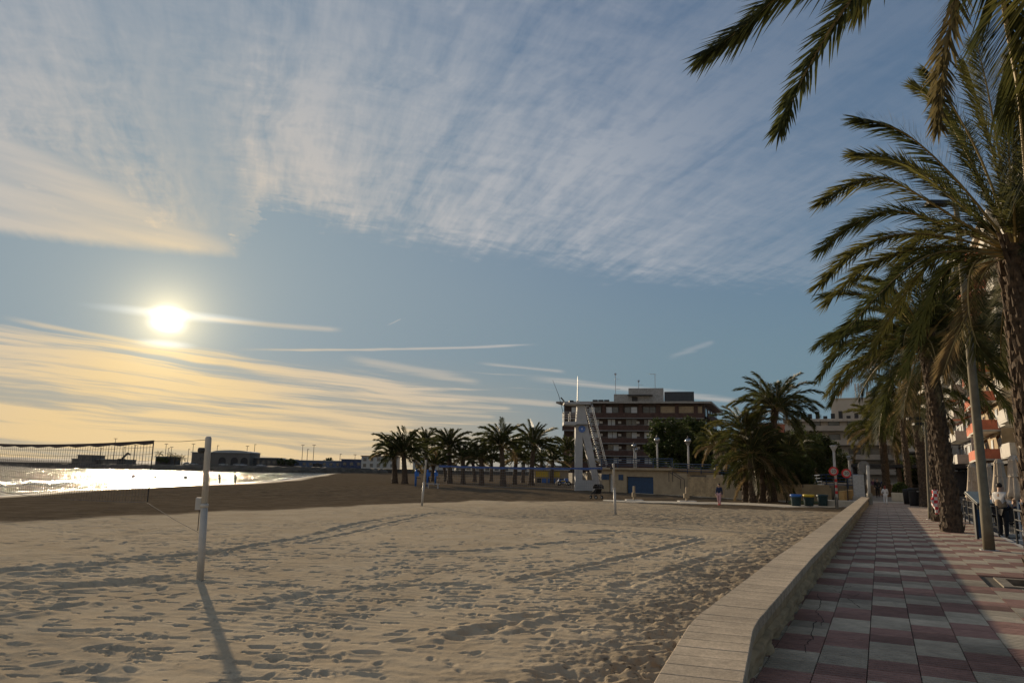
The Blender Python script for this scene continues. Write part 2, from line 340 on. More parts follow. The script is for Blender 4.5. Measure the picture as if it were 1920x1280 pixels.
def make_beach():
    ys = list(3.4*1.0038**np.arange(0, 800)); 
    while ys[-1] < 120: ys.append(ys[-1]*1.008)
    while ys[-1] < 520: ys.append(ys[-1]*1.03)
    ys = np.array(ys); us = np.arange(-1.0, .62, .0022)
    Y, U = np.meshgrid(ys, us, indexing='ij'); X = U*Y
    Z, d = sand_base(X, Y)
    q = X*cA-Y*sA; s = X*sA+Y*cA
    lod = sstep(Y, 70, 30)
    tramp = sstep(q+1.42+(fbm(X*.5,Y*.5,3,5)-.5)*2.2+np.maximum(s-14,0)*-.0, -2.6-.05*s, -.7)*sstep(s, 60, 40)
    tramp = np.maximum(tramp, .75*sstep(s+(fbm(X*.4,Y*.4,3,6)-.5)*10, 26, 34)*sstep(q, -26, -9)*sstep(s,64,56))
    # wind ripples across the sun, gentle swells, loose lumps where people walk
    wx = fbm(X*.8, Y*.8, 3, 11); wy = fbm(X*.3, Y*.3, 3, 12)
    rip = np.sin((Y*.92+X*.34)*27+wx*16+wy*14)
    amp = .25+.75*sstep(fbm(X*.35,Y*.35,3,21), .35, .7)
    Zd = (fbm(X*.16,Y*.16,3,31)-.5)*.06+(fbm(X*.9,Y*.9,3,32)-.5)*.018
    Zd += (fbm(X*1.1,Y*3.6,3,35)-.5)*.014
    Zd += rip*.0065*amp*sstep(Y, 26, 14)
    Zd += (fbm(X*3.2,Y*4.2,4,41)-.5)*.040*(.12+1.0*tramp)
    Zd += (fbm(X*7.0,Y*8.0,3,44)-.5)*.085*tramp
    p2 = fbm(X*2.7+wx,Y*7.0,3,52); Zd -= (.028*sstep(p2, .655, .69)-.008*sstep(p2, .60, .64)*sstep(p2,.68,.64))*(.25+.75*sstep(fbm(X*.25,Y*.25,2,53),.35,.6))
    Zd += (fbm(X*9,Y*11,2,54)-.5)*.006*sstep(Y,24,12)
    pit = fbm(X*2.4,Y*3.4,2,51); Zd -= .05*tramp*sstep(pit, .58, .72)
    def gr(pts, wd, dep, rag=.05):
        nonlocal Zd
        P = [G(*p, SAND) for p in pts]; dd = seg_dist(X, Y, [(p.x,p.y) for p in P])+(fbm(X*3,Y*3,3,61)-.5)*rag
        k = (.15+1.1*sstep(fbm(X*3.2,Y*5,2,62),.3,.7))
        Zd = Zd-dep*1.25*np.exp(-(dd/wd)**4)*k+dep*.55*np.exp(-((dd-wd*1.9)/wd)**2)*k
    gr([(380,1040),(480,1020),(560,1006),(650,984),(740,968),(820,961)], .13, .05)
    gr([(560,1017),(640,1000),(720,982),(800,964)], .12, .04)
    gr([(0,1068),(80,1062),(180,1056),(300,1042),(390,1034)], .26, .07, .3)
    gr([(0,1090),(90,1098),(210,1090),(330,1082)], .24, .055, .3)
    gr([(0,1148),(70,1138),(150,1126)], .12, .04)
    gr([(780,1034),(900,1030),(1000,1020),(1100,1012),(1160,1010)], .14, .04)
    gr([(960,1084),(1060,1066),(1160,1045),(1250,1026),(1310,1012)], .12, .05)
    gr([(1150,1100),(1230,1075),(1300,1052),(1360,1036)], .12, .05)
    gr([(1070,998),(1150,996),(1230,1003),(1290,1008)], .2, .07, .2)
    gr([(480,1128),(600,1105),(640,1102),(720,1095),(800,1092),(890,1092)], .14, .05, .25)
    gr([(860,1190),(960,1160),(1010,1150)], .14, .05, .2)
    rng = np.random.RandomState(3)
    fps = []
    for k in range(70):                                            # walkers' trails
        px0, py0 = rng.uniform(-9, 5), rng.uniform(6, 40); a = rng.uniform(0, 6.28); n = rng.randint(4, 22)
        for j in range(n):
            a += rng.normal(0, .10); px0 += .62*math.cos(a); py0 += .62*math.sin(a)
            sd = .11 if j % 2 else -.11
            fps.append((px0-sd*math.sin(a), py0+sd*math.cos(a), a+rng.normal(0,.2), rng.uniform(.6,1.15)))
    for k in range(520): fps.append((rng.uniform(-13,6), 5.5*math.exp(rng.uniform(0,2.0)), rng.uniform(0,6.28), rng.uniform(.4,1.3)))
    for k in range(1500):
        ss, qq = rng.uniform(4,44), -1.5-abs(rng.normal(0,1.5)); p = SQ(ss, qq); fps.append((p.x, p.y, rng.uniform(0,6.28), rng.uniform(.4,.95)))
    for fx, fy, a, k in fps:
        if fy < 5 or fy > 48: continue
        i0, i1 = np.searchsorted(ys, (fy-.36, fy+.36)); j0, j1 = np.searchsorted(us, ((fx-.36)/fy, (fx+.36)/fy))
        if i1 <= i0 or j1 <= j0: continue
        xx, yy = X[i0:i1,j0:j1]-fx, Y[i0:i1,j0:j1]-fy
        l = (xx*math.cos(a)+yy*math.sin(a))/.115; c = (-xx*math.sin(a)+yy*math.cos(a))/.054
        r2 = (l*l+c*c)/(k*k); r2 = np.where(r2 < 1, r2**1.8, r2)
        Zd[i0:i1,j0:j1] += k*(-.030*np.exp(-r2)+.010*np.exp(-(np.sqrt(r2)-1.7)**2/.25))
    Zd = Zd*lod+(1-lod)*((fbm(X*.9,Y*.5,3,73)-.5)*.16+(fbm(X*2.2,Y*1.2,2,74)-.5)*.06)*sstep(Y,130,70)+(fbm(X*.12,Y*.12,3,71)-.5)*.10*sstep(d, 4, 20)
    Zd *= sstep(d, 2, 14)
    Z = Z+Zd
    # darker coarse sand towards the sea, its rough micro-shadow also in the colour
    bl = np.interp(X, [-60,-17.9,-14.8,-8.0,-2.0,7.0,14.0,40.0], [12,26.5,32.0,44.4,53.2,54.0,47.0,44.0])
    damp_shade = sstep(Y-bl+(fbm(X*.5,Y*.25,4,81)-.5)*5.0, -1.2, 1.6)
    wet = sstep(d+(fbm(X*.1,Y*.1,3,83)-.5)*3, 5.0, .5)
    n, m = Y.shape; co = np.stack([X,Y,Z], -1).reshape(-1,3).astype(np.float32)
    idx = np.arange(n*m).reshape(n, m)
    fc = np.stack([idx[:-1,:-1], idx[:-1,1:], idx[1:,1:], idx[1:,:-1]], -1).reshape(-1,4)
    me = bpy.data.meshes.new('beach'); me.vertices.add(len(co)); me.vertices.foreach_set('co', co.ravel())
    me.loops.add(fc.size); me.loops.foreach_set('vertex_index', fc.ravel().astype(np.int32))
    me.polygons.add(len(fc)); me.polygons.foreach_set('loop_start', np.arange(0, fc.size, 4, dtype=np.int32)); me.polygons.foreach_set('loop_total', np.full(len(fc), 4, np.int32))
    me.update(); me.shade_smooth()
    for nm, ar in (('damp_shade',damp_shade),('wet',wet),('trampled',tramp)):
        at = me.attributes.new(nm, 'FLOAT', 'POINT'); at.data.foreach_set('value', ar.ravel().astype(np.float32))
    m = bpy.data.materials.new('sand'); m.use_nodes = True; t = NT(m.node_tree); b = t.n['Principled BSDF']
    def attr(nm): a = t.new('ShaderNodeAttribute'); a.attribute_name = nm; return a.outputs['Fac']
    ob = t.new('ShaderNodeTexCoord').outputs['Object']
    n1 = t.noise(ob, 1.1, 5, .6); n2 = t.noise(ob, 90, 3, .7)
    c = t.mix(t.step(n1, .3, .7), (.52,.42,.288), (.61,.508,.36))
    c = t.mix(t.step(n2, .35, .75), t.mix(1.0, c, (.80,.78,.76), 'MULTIPLY'), c)
    c = t.mix(t.m('MULTIPLY', attr('trampled'), .62), c, (.235,.19,.135))  # rough trampled sand darkened, shading of its lumps put into the colour
    deb = t.m('MULTIPLY', t.step(t.noise(ob, 11, 4, .7), .56, .64), t.m('ADD', .06, t.m('MULTIPLY', attr('trampled'), .7)))
    c = t.mix(deb, c, (.06,.048,.032))
    c = t.mix(t.m('MULTIPLY', attr('damp_shade'), .93), c, t.mix(t.step(n1,.3,.7), (.075,.056,.037), (.115,.088,.060)))
    c = t.mix(attr('wet'), c, (.085,.065,.045))
    t.put(b.inputs['Base Color'], c); t.put(b.inputs['Roughness'], t.step(attr('wet'), .4, 1, .95, .25)); t.put(b.inputs['Specular IOR Level'], t.m('MULTIPLY', attr('wet'), .4))
    bp = t.new('ShaderNodeBump'); bp.inputs['Strength'].default_value = .7; bp.inputs['Distance'].default_value = .018
    t.l.new(t.m('ADD', t.m('ADD', t.noise(ob, 22, 5, .7), t.m('MULTIPLY', t.noise(ob, 7, 4, .6), .3)), t.m('MULTIPLY', t.noise(ob, 120, 3, .6), .4)), bp.inputs['Height']); t.l.new(bp.outputs[0], b.inputs['Normal'])
    me.materials.append(m)
    return struct(link('beach', me))
make_beach()

# ------------------------------------------------------------------ sea
def make_sea():
    ys = [18.0]
    while ys[-1] < 260: ys.append(ys[-1]*1.012)
    while ys[-1] < 30000: ys.append(ys[-1]*1.16)
    ys = np.array(ys); us = np.linspace(-1.9, .5, 260)
    Y, U = np.meshgrid(ys, us, indexing='ij'); X = U*Y
    d = np.interp(Y, WL[:,1], WL[:,0])-X                                # metres off the shore
    Z = np.full(X.shape, SEA)
    fade = sstep(Y, 420, 120)
    Z += fade*sstep(d, 1, 10)*((fbm(X*.16,Y*.30,3,91)-.5)*.22)
    n1 = fbm(X*.10,Y*.10,3,95); crest = 17+(n1-.5)*6
    h = .34*(.35+1.0*vnoise(X*.35,Y*.35,96))*sstep(Y, 190, 150)
    dd = d-crest; Z += h*np.where(dd < 0, np.exp(-(dd/.8)**2), np.exp(-(dd/2.2)**2))
    dd = d-30-(n1-.5)*9; Z += .12*np.exp(-(dd/2.5)**2)*fade
    foam = np.exp(-((d-crest+.3)/.8)**2)*sstep(vnoise(X*.5,Y*.5,98), .35, .6)*sstep(Y, 190, 120)
    foam = np.maximum(foam, .6*np.exp(-((d-1.2-(n1-.5)*3)/.8)**2)*sstep(fbm(X*.6,Y*.6,3,99), .45, .6))
    n, m = Y.shape; idx = np.arange(n*m).reshape(n, m)
    fc = np.stack([idx[:-1,:-1], idx[:-1,1:], idx[1:,1:], idx[1:,:-1]], -1).reshape(-1,4)
    me = bpy.data.meshes.new('sea'); me.from_pydata(np.stack([X,Y,Z],-1).reshape(-1,3).tolist(), [], fc.tolist()); me.shade_smooth()
    at = me.attributes.new('foam', 'FLOAT', 'POINT'); at.data.foreach_set('value', foam.ravel().astype(np.float32))
    mm = bpy.data.materials.new('sea_water'); mm.use_nodes = True; t = NT(mm.node_tree); b = t.n['Principled BSDF']
    a = t.new('ShaderNodeAttribute'); a.attribute_name = 'foam'
    t.put(b.inputs['Base Color'], t.mix(a.outputs['Fac'], (.035,.050,.055), (.75,.74,.70)))
    t.put(b.inputs['Roughness'], t.mix(a.outputs['Fac'], (.075,)*3, (.8,)*3)); b.inputs['IOR'].default_value = 1.33; b.inputs['Specular IOR Level'].default_value = .5
    ob = t.new('ShaderNodeTexCoord').outputs['Object']; mp = t.new('ShaderNodeMapping'); mp.inputs['Scale'].default_value = (.55,1.0,1); mp.inputs['Rotation'].default_value = (0,0,.3); t.l.new(ob, mp.inputs[0])
    bp = t.new('ShaderNodeBump'); bp.inputs['Strength'].default_value = 1.0; bp.inputs['Distance'].default_value = .45
    t.l.new(t.m('ADD', t.noise(mp.outputs[0], 1.5, 4, .65), t.m('MULTIPLY', t.noise(mp.outputs[0], .22, 3, .5), 1.6)), bp.inputs['Height']); t.l.new(bp.outputs[0], b.inputs['Normal'])
    me.materials.append(mm); return struct(link('sea', me))
make_sea()
# ------------------------------------------------------------------ promenade: tiles, kerb, sea wall
cy = scene.cycles; cy.max_bounces = 5; cy.diffuse_bounces = 2; cy.glossy_bounces = 3; cy.transmission_bounces = 3; cy.transparent_max_bounces = 6; cy.caustics_reflective = False; cy.caustics_refractive = False
def make_promenade():
    bed = MB(); 
    def sqbox(mb, s0, s1, q0, q1, z0, z1):
        P = [SQ(s0,q0), SQ(s0,q1), SQ(s1,q1), SQ(s1,q0)]; mb.prism([(p.x,p.y) for p in P][::1], z0, z1)
    sqbox(bed, -4, 13.88, -1.40, 3.0, -.5, -.022); sqbox(bed, 15.12, 58, -1.40, 3.0, -.5, -.022)
    sqbox(bed, 13.88, 15.12, -1.40, 1.6, -.5, -.022); sqbox(bed, 13.88, 15.12, 2.8, 3.0, -.5, -.022)
    pave = struct(bed.build('pavement', mat('paving_bed', (.10,.085,.065), .95, .2, 12, .3, 50)))
    def tilemat(name, c):
        m = mat(name, c, .8, .13, 1.7, .25, 60); t = NT(m.node_tree); b = t.n['Principled BSDF']
        info = t.new('ShaderNodeObjectInfo').outputs['Random']; src = b.inputs['Base Color'].links[0].from_socket
        geo = t.new('ShaderNodeNewGeometry').outputs['Position']
        st = t.m('MULTIPLY', t.step(t.noise(geo, .55, 5, .65), .3, .75, .62, 1.14), t.step(t.noise(geo, 7, 5, .7), .3, .62, .82, 1.05)); k = t.m('MULTIPLY', t.step(info, 0, 1, .74, 1.12), st)
        t.put(b.inputs['Base Color'], t.mix(1.0, src, t.xyz(k,k,k), 'MULTIPLY')); return m
    pink = tilemat('pink_tile', (.37,.21,.165)); pale = tilemat('pale_tile', (.53,.45,.335))
    def tile_geo(mb, x0, y0, detail=True):
        T = .391
        if detail:                                                   # five ribs with grooves between
            ys = []; n = 5; w_ = T/n
            for i in range(n): ys += [(i*w_+.007,-.011),(i*w_+.011,0.0),((i+1)*w_-.011,0.0),((i+1)*w_-.007,-.011)]
            prof = [(0.0,-.022)]+ys[1:-1]+[(T,-.022)]
        else: prof = [(0,-.022),(.003,0.0),(T-.003,0.0),(T,-.022)]
        k = len(prof); mb.add([(x0,y0+y,z) for y,z in prof]+[(x0+T,y0+y,z) for y,z in prof], [(i,k+i,k+i+1,i+1) for i in range(k-1)]+[tuple(range(k)), tuple(range(2*k-1,k-1,-1))])
    mesh_t = {}
    for nm, m in (('pink',pink),('pale',pale)):
        mb = MB(); tile_geo(mb, .0045, .0045); mesh_t[nm] = mb.mesh('tile', m)
    rest = {'pink': MB(), 'pale': MB()}
    s00 = 6.93-.4*20; cnt = 0; far = []
    rr = random.Random(5)
    for j in range(0, 170):
        s = s00+.4*j
        if s < 2.5 or s > 57.4: continue
        for k in range(-3, 8):
            q = -.2+.4*k
            if 13.5 < s < 15.1 and q > 1.4 and q < 2.7: continue
            nm = 'pink' if ((j-20-k) % 4) in (0,1) else 'pale'
            vis = s > 5.9+.45*abs(k) and not (k >= 5 and s < 13)
            if vis and s < 14.2 and cnt < 298:
                p = SQ(s, q, rr.uniform(-.0025,.0015)); link('tile', mesh_t[nm], pave, p, PROT); cnt += 1
            else: far.append((s,q,nm))
    for s, q, nm in far:
        mb = rest[nm]; n0 = len(mb.v); tile_geo(mb, .0045, .0045, s < 24)
        for i in range(n0, len(mb.v)):
            x, y, z = mb.v[i]; p = SQ(s+y, q+x); mb.v[i] = (p.x, p.y, z)
    for nm in rest: tag(rest[nm].build(nm+'_paving', mesh_t[nm].materials[0], pave), kind='stuff')
    crack = mat('crack_dirt', (.06,.048,.036), .95, .3, 20)
    for pts in ([(1533,1112),(1541,1131),(1530,1146),(1545,1160),(1540,1172)],[(1530,1162),(1524,1176),(1523,1198),(1502,1197)],[(1523,1198),(1512,1208),(1511,1222)],[(1545,1094),(1570,1102),(1588,1100),(1604,1097)],[(1560,1105),(1580,1112),(1600,1118),(1612,1112)],[(1588,1120),(1600,1128),(1612,1138)],[(1560,1030),(1566,1042),(1574,1050)]):
        P = [G(x, y, .003) for x, y in pts]; mb = MB(); fine = []
        rc = random.Random(len(fine)+int(pts[0][0]))
        for a, b in zip(P[:-1], P[1:]):
            for i in range(5): fine.append(a.lerp(b, i/5)+Vector((rc.uniform(-.012,.012), rc.uniform(-.02,.02), 0)))
        fine.append(P[-1])
        L = []
        for i, p in enumerate(fine):
            d = (fine[min(i+1,len(fine)-1)]-fine[max(i-1,0)]).normalized(); n_ = Vector((-d.y, d.x, 0))*rc.uniform(.002,.006); L += [p-n_, p+n_]
        mb.add(L, [(2*i,2*i+1,2*i+3,2*i+2) for i in range(len(fine)-1)]); mb.build('crack', crack, pave)
    # open tree pit with concrete frame
    for a, b, c, d in ((13.9,14.05,1.6,2.8),(14.95,15.1,1.6,2.8),(14.05,14.95,1.6,1.75),(14.05,14.95,2.65,2.8)):
        mb = MB(); sqbox(mb, a, b, c, d, -.3, .006); mb.build('pit_kerb', mat('pit_concrete',(.20,.175,.14),.95,.25,4,.4,40), pave)
    mb = MB(); sqbox(mb, 14.05, 14.95, 1.75, 2.65, -.3, -.09); mb.build('pit_soil', soil, pave)
    mb = MB(); sqbox(mb, -4, 58, 3.0, 3.14, -.5, -.004); struct(mb.build('kerb', concrete))
    # terrace and street beyond, plaza at the far end
    mb = MB(); sqbox(mb, -6, 160, 3.14, 40, -.7, -.14); struct(mb.build('street', asphalt))
    P = [SQ(58,-1.6), SQ(58,3.14), SQ(200,3.14), SQ(200,-60), Vector((20,128,0)), Vector((28.6,66.5,0))]
    mb = MB(); mb.prism([(p.x,p.y) for p in P][::-1], -.7, -.03); struct(mb.build('plaza', mat('plaza_paving', (.20,.18,.155), .9, .2, .6, .2, 20)))
    mb = MB(); sqbox(mb, 58.02, 60.3, -4, 3.0, -.4, -.008); struct(mb.build('path', mat('pale_paving', (.46,.41,.33), .9, .12, 1.2, .2, 30)))
    return pave
make_promenade()

def wall_q(s):                                                        # inner edge of the coping across the promenade
    return float(np.interp(s, [2.0,4.5,6.0,6.4,8,11.5,17,28,40,52], [-.45,-.76,-.93,-.955,-.955,-.955,-.90,-.83,-.76,-.68]))
def make_wall():
    W = thing('beach_parapet', 'low sandstone beach wall with pale slab coping running along the tiled promenade', 'wall', SQ(20,-1.2))
    inv = Vector(W.location)
    cop = mat('coping_stone', (.50,.395,.275), .88, .10, 3, .35, 90)
    t = NT(cop.node_tree); b_ = t.n['Principled BSDF']; src = b_.inputs['Base Color'].links[0].from_socket; inf = t.new('ShaderNodeObjectInfo').outputs['Random']; geo = t.new('ShaderNodeNewGeometry').outputs['Position']
    k_ = t.m('MULTIPLY', t.step(inf, 0, 1, .93, 1.05), t.m('MULTIPLY', t.step(t.noise(geo, 1.3, 5, .7), .3, .7, .78, 1.1), t.step(t.noise(geo, 45, 3, .7), .3, .7, .78, 1.14)))
    t.put(b_.inputs['Base Color'], t.mix(1.0, src, t.xyz(k_,k_,k_), 'MULTIPLY'))
    ss = np.arange(2.0, 52.3, .25)
    # rough wall body, two courses, set back under the coping
    mb = MB(); rr = np.random.RandomState(8)
    S = np.concatenate([np.arange(2,16,.06), np.arange(16,52.3,.25)]); hs = np.concatenate([[-.45,-.2], np.linspace(-.05, .375, 26)])
    rows = []
    for s in S:
        row = []
        for i, h in enumerate(hs):
            qq = wall_q(s)-.075
            base = .02*(h < .20)+(-.045 if .17 < h < .20 else 0)
            n = float(fbm(np.array([s*3.2]), np.array([h*16.0]), 4, 15)[0]-.5)*(.085 if h < .19 else .022)
            if h < .09: base -= .045*float(vnoise(np.array([s*5.]), np.array([h*14.]), 18)[0] > .55)
            row.append(SQ(s, qq+base+n, h)-inv)
        rows.append(row)
    nv = len(hs); Vv = [p for r in rows for p in r]
    Ff = [(i*nv+j,(i+1)*nv+j,(i+1)*nv+j+1,i*nv+j+1) for i in range(len(S)-1) for j in range(nv-1)]
    mb.add(Vv, Ff)
    outer = []
    for s in S: outer += [SQ(s, wall_q(s)-.42, -.9)-inv, SQ(s, wall_q(s)-.42, .375)-inv]
    mb.add(outer, [(2*i,2*i+1,2*i+3,2*i+2) for i in range(len(S)-1)])
    e = SQ(S[-1], wall_q(S[-1])-.08)-inv; e2 = SQ(S[-1], wall_q(S[-1])-.42)-inv
    mb.add([(e.x,e.y,-.9),(e2.x,e2.y,-.9),(e2.x,e2.y,.375),(e.x,e.y,.375)], [(0,1,2,3)])
    mb.build('wall_body', sandstone, W, True)
    slab = MB(); slab.box((0,0,0), (.475,.2468,.085), 0, .006); sm = slab.mesh('coping_slab', cop)
    rr = random.Random(3)
    for s in ss:
        q0, q1 = wall_q(s), wall_q(s+.25); p = SQ(s+.125, (q0+q1)/2-.2375, .4145+rr.uniform(-.002,.0015))-inv
        link('coping_slab', sm, W, p, PROT-math.atan2(q1-q0,.25)*(1.0)+rr.uniform(-.004,.004))
make_wall()
# ------------------------------------------------------------------ palms
def frond_geo(leaf, rach, pts, L, n=46, ll=.42, seed=0, vee=.5, w0=.022, lw=.020, bare=.16, limp=.25, tris=1):
    """leaflets and stalk of one frond along a curve of points (root to tip)"""
    r = random.Random(seed); k = len(pts)-1
    def at(t):
        x = min(max(t,0),.9999)*k; i = int(x); return pts[i].lerp(pts[i+1], x-i)
    m = 12
    rach.tube([at(i/m) for i in range(m+1)], [w0*(1-.86*i/m)+.002 for i in range(m+1)], 5)
    for i in range(n):
        t = bare+(1-bare)*(i+.5)/n
        p = at(t); tg = (at(min(t+.03,1))-at(t-.03)).normalized()
        side = tg.cross(Vector((0,0,1)))
        side = side.normalized() if side.length > .05 else Vector((1,0,0))
        nrm = side.cross(tg).normalized()
        prof = min(1.0, .35+1.6*t)*(1-.52*max(0,(t-.62)/.38)**1.4)
        for sd in (-1, 1):
            a = (.86-.34*t)+r.uniform(-.05,.05); ve = vee*r.choice((-.75,.15,.5,1.35))+r.uniform(-.15,.15)
            d = (tg*math.cos(a)+(side*sd*math.cos(ve)+nrm*math.sin(ve))*math.sin(a)).normalized()
            l = ll*(.25+.88*prof)*r.uniform(.85,1.12)
            dn = Vector((0,0,-1))*limp*l
            wv = (tg*.8+nrm*.4).cross(d).normalized()
            wv = (nrm*.75+tg*.5); wv = (wv-d*wv.dot(d)).normalized()*lw
            b = p; mid = p+d*l*.45+dn*.15; tip = p+d*l+dn*.6
            leaf.add([b-wv*.35, mid-wv, tip, mid+wv, b+wv*.35], [(0,1,3,4),(1,2,3)])
def arc_pts(L, e0, drop, n=12, sway=0.0):
    """curve leaving the crown at elevation e0 and bending over by 'drop' radians"""
    p = Vector((0,0,0)); out = [p.copy()]; 
    for i in range(n):
        t = (i+.5)/n; e = e0-drop*t**1.35; y = sway*t*t
        p = p+Vector((math.cos(e)*math.cos(y), math.cos(e)*math.sin(y), math.sin(e)))*L/n; out.append(p.copy())
    return out
def two_mat(leafmb, rachmb, lm, name='frond'):
    me = leafmb.mesh(name, lm); n0 = len(leafmb.v)
    full = MB(); full.add(leafmb.v, leafmb.f); full.add(rachmb.v, rachmb.f)
    me = bpy.data.meshes.new(name); me.from_pydata(full.v, [], full.f); me.materials.append(lm); me.materials.append(rachis_m)
    mi = np.zeros(len(full.f), np.int32); mi[len(leafmb.f):] = 1; me.polygons.foreach_set('material_index', mi)
    return me
FV = {}
def frond_variants(res):
    if res in FV: return FV[res]
    n, lw, ll = {'hi':(130,.0105,.46),'mid':(64,.019,.50),'low':(30,.042,.52)}[res]
    out = {}
    for kind, (lm) in (('g',leaf_p),('d',leaf_d),('x',leaf_dry)):
        vs = []
        for v, (e0, drop, sway) in enumerate(((1.25,.95,.1),(.95,1.25,-.12),(.62,1.35,.15),(.30,1.30,-.1),(-.05,1.15,.1),(-.55,.85,-.05))):
            if kind == 'x' and v < 4: vs.append(None); continue
            a, b = MB(), MB(); frond_geo(a, b, arc_pts(2.9, e0, drop, 12, sway), 2.9, n, ll, v+7, lw=lw, w0=.026)
            vs.append(two_mat(a, b, lm))
        out[kind] = vs
    FV[res] = out; return out
TRUNK = {}
def trunk_mesh(h, r0, r1, stubs, seed=0, lean=(0,0)):
    mb = MB(); r = random.Random(seed); n = 14; m = max(8, int(h/.22))
    V_, F_ = [], []
    for i in range(m+1):
        t = i/m; z = h*t; cx, cy_ = lean[0]*t**1.6, lean[1]*t**1.6
        rad = (r0*(1-t)+r1*t)*(1+.30*math.exp(-t*9))*(1+(.22*max(0,(t-.86)/.14)))
        for j in range(n):
            a = 2*math.pi*(j+.5*(i%2))/n; k = rad*(1+r.uniform(-.09,.09)*(1 if stubs else .5)+(.05 if i % 2 else 0))
            V_.append((cx+k*math.cos(a), cy_+k*math.sin(a), z))
    F_ = [(i*n+j, i*n+(j+1)%n, (i+1)*n+(j+1)%n, (i+1)*n+j) for i in range(m) for j in range(n)]+[tuple(m*n+j for j in range(n))]
    mb.add(V_, F_)
    return mb.mesh('trunk', bark, False)
def stub_mesh(h, r0, r1, seed, lean, dens=1.0):
    mb = MB(); r = random.Random(seed); N = int(h*46*dens)
    for i in range(N):
        t = (i+.5)/N; a = i*2.39996+r.uniform(-.2,.2); z = h*t
        rad = (r0*(1-t)+r1*t)*(1+.30*math.exp(-t*9))*(1+.22*max(0,(t-.86)/.14))*.93
        c = Vector((lean[0]*t**1.6+rad*math.cos(a), lean[1]*t**1.6+rad*math.sin(a), z)); o = Vector((math.cos(a), math.sin(a), 0)); s_ = Vector((-math.sin(a), math.cos(a), 0))
        L = r.uniform(.10,.19)*(1+1.0*max(0,(t-.8)/.2)); w_ = r.uniform(.045,.075); up = Vector((0,0,1)); tip = c+o*L*.45+up*L*.95
        mb.add([c-s_*w_-up*.05, c+s_*w_-up*.05, tip+s_*w_*.55, tip-s_*w_*.55, c+o*.05-up*.07], [(0,1,2,3),(4,3,2),(0,3,4),(4,2,1)])
    return mb.mesh('leaf_stubs', bark)
def palm(base, h, lean, fl, nf, label, group, res='mid', seed=0, r0=.24, r1=.20, mixd=.5, dry=.12, stubs=True, name='palm_tree', skip=None, stiff=0.0, down=1.0):
    r = random.Random(seed); P = thing(name, label, 'palm tree', base, 0, group)
    link('trunk', trunk_mesh(h, r0, r1, stubs, seed, lean), P)
    if stubs: tag(link('leaf_stubs', stub_mesh(h, r0, r1, seed, lean, 1.0 if res == 'hi' else .6), P), kind='stuff')
    var = frond_variants(res); sc = fl/2.9
    for i in range(nf):
        t = (i+.5)/nf; v = min(5, int(t*5.6*down+r.uniform(-.25,.45)))
        a = i*2.39996+r.uniform(-.25,.25)
        kind = 'x' if (v >= 4 and r.random() < dry*3) else ('d' if r.random() < mixd else 'g')
        o = link('frond', var[kind][v], P, (lean[0]+.10*math.cos(a), lean[1]+.10*math.sin(a), h-.02-.25*t), a)
        k = sc*r.uniform(.86,1.10)*(1.0 if t > .15 else .85); o.scale = (k, k, k)
        o.rotation_euler = (r.uniform(-.12,.12), r.uniform(-.16,.10)-stiff, a)
    return P
def traced_palm(base, h, lean, fronds, extra, label, seed, fl=3.0, ll=.46, group='palms along the promenade'):
    """a close palm: the fronds that show are laid along their own curves, the rest fill the crown"""
    r = random.Random(seed); P = thing('palm_tree', label, 'palm tree', base, 0, group); B = Vector(base)
    link('trunk', trunk_mesh(h, .25, .22, True, seed, lean), P); tag(link('leaf_stubs', stub_mesh(h, .25, .22, seed, lean, 1.5), P), kind='stuff')
    C = Vector((lean[0], lean[1], h-.05))
    for i, f in enumerate(fronds):
        pts, kw = f; ctrl = [C+Vector((0,0,-.1))]+[p-B for p in pts]
        cv = []
        for j in range(len(ctrl)-1):                                  # Catmull-Rom through the points
            p0, p1, p2, p3 = ctrl[max(j-1,0)], ctrl[j], ctrl[j+1], ctrl[min(j+2,len(ctrl)-1)]
            for q in range(6):
                t = q/6; cv.append(.5*((2*p1)+(p2-p0)*t+(2*p0-5*p1+4*p2-p3)*t*t+(3*p1-p0-3*p2+p3)*t**3))
        cv.append(ctrl[-1])
        a, b = MB(), MB(); k = dict(n=170, ll=ll, seed=i+seed, lw=.0105, w0=.024, vee=.55); lm = kw.pop('m', leaf_p if i % 3 else leaf_d); k.update(kw)
        frond_geo(a, b, cv, fl, **k); link('frond', two_mat(a, b, lm), P)
    var = frond_variants('hi')
    for az_, v, k in extra:
        o = link('frond', var['g' if r.random() < .5 else 'd'][v], P, C+Vector((0,0,-.1)), az_); o.scale = (k*fl/2.9,)*3
    return P
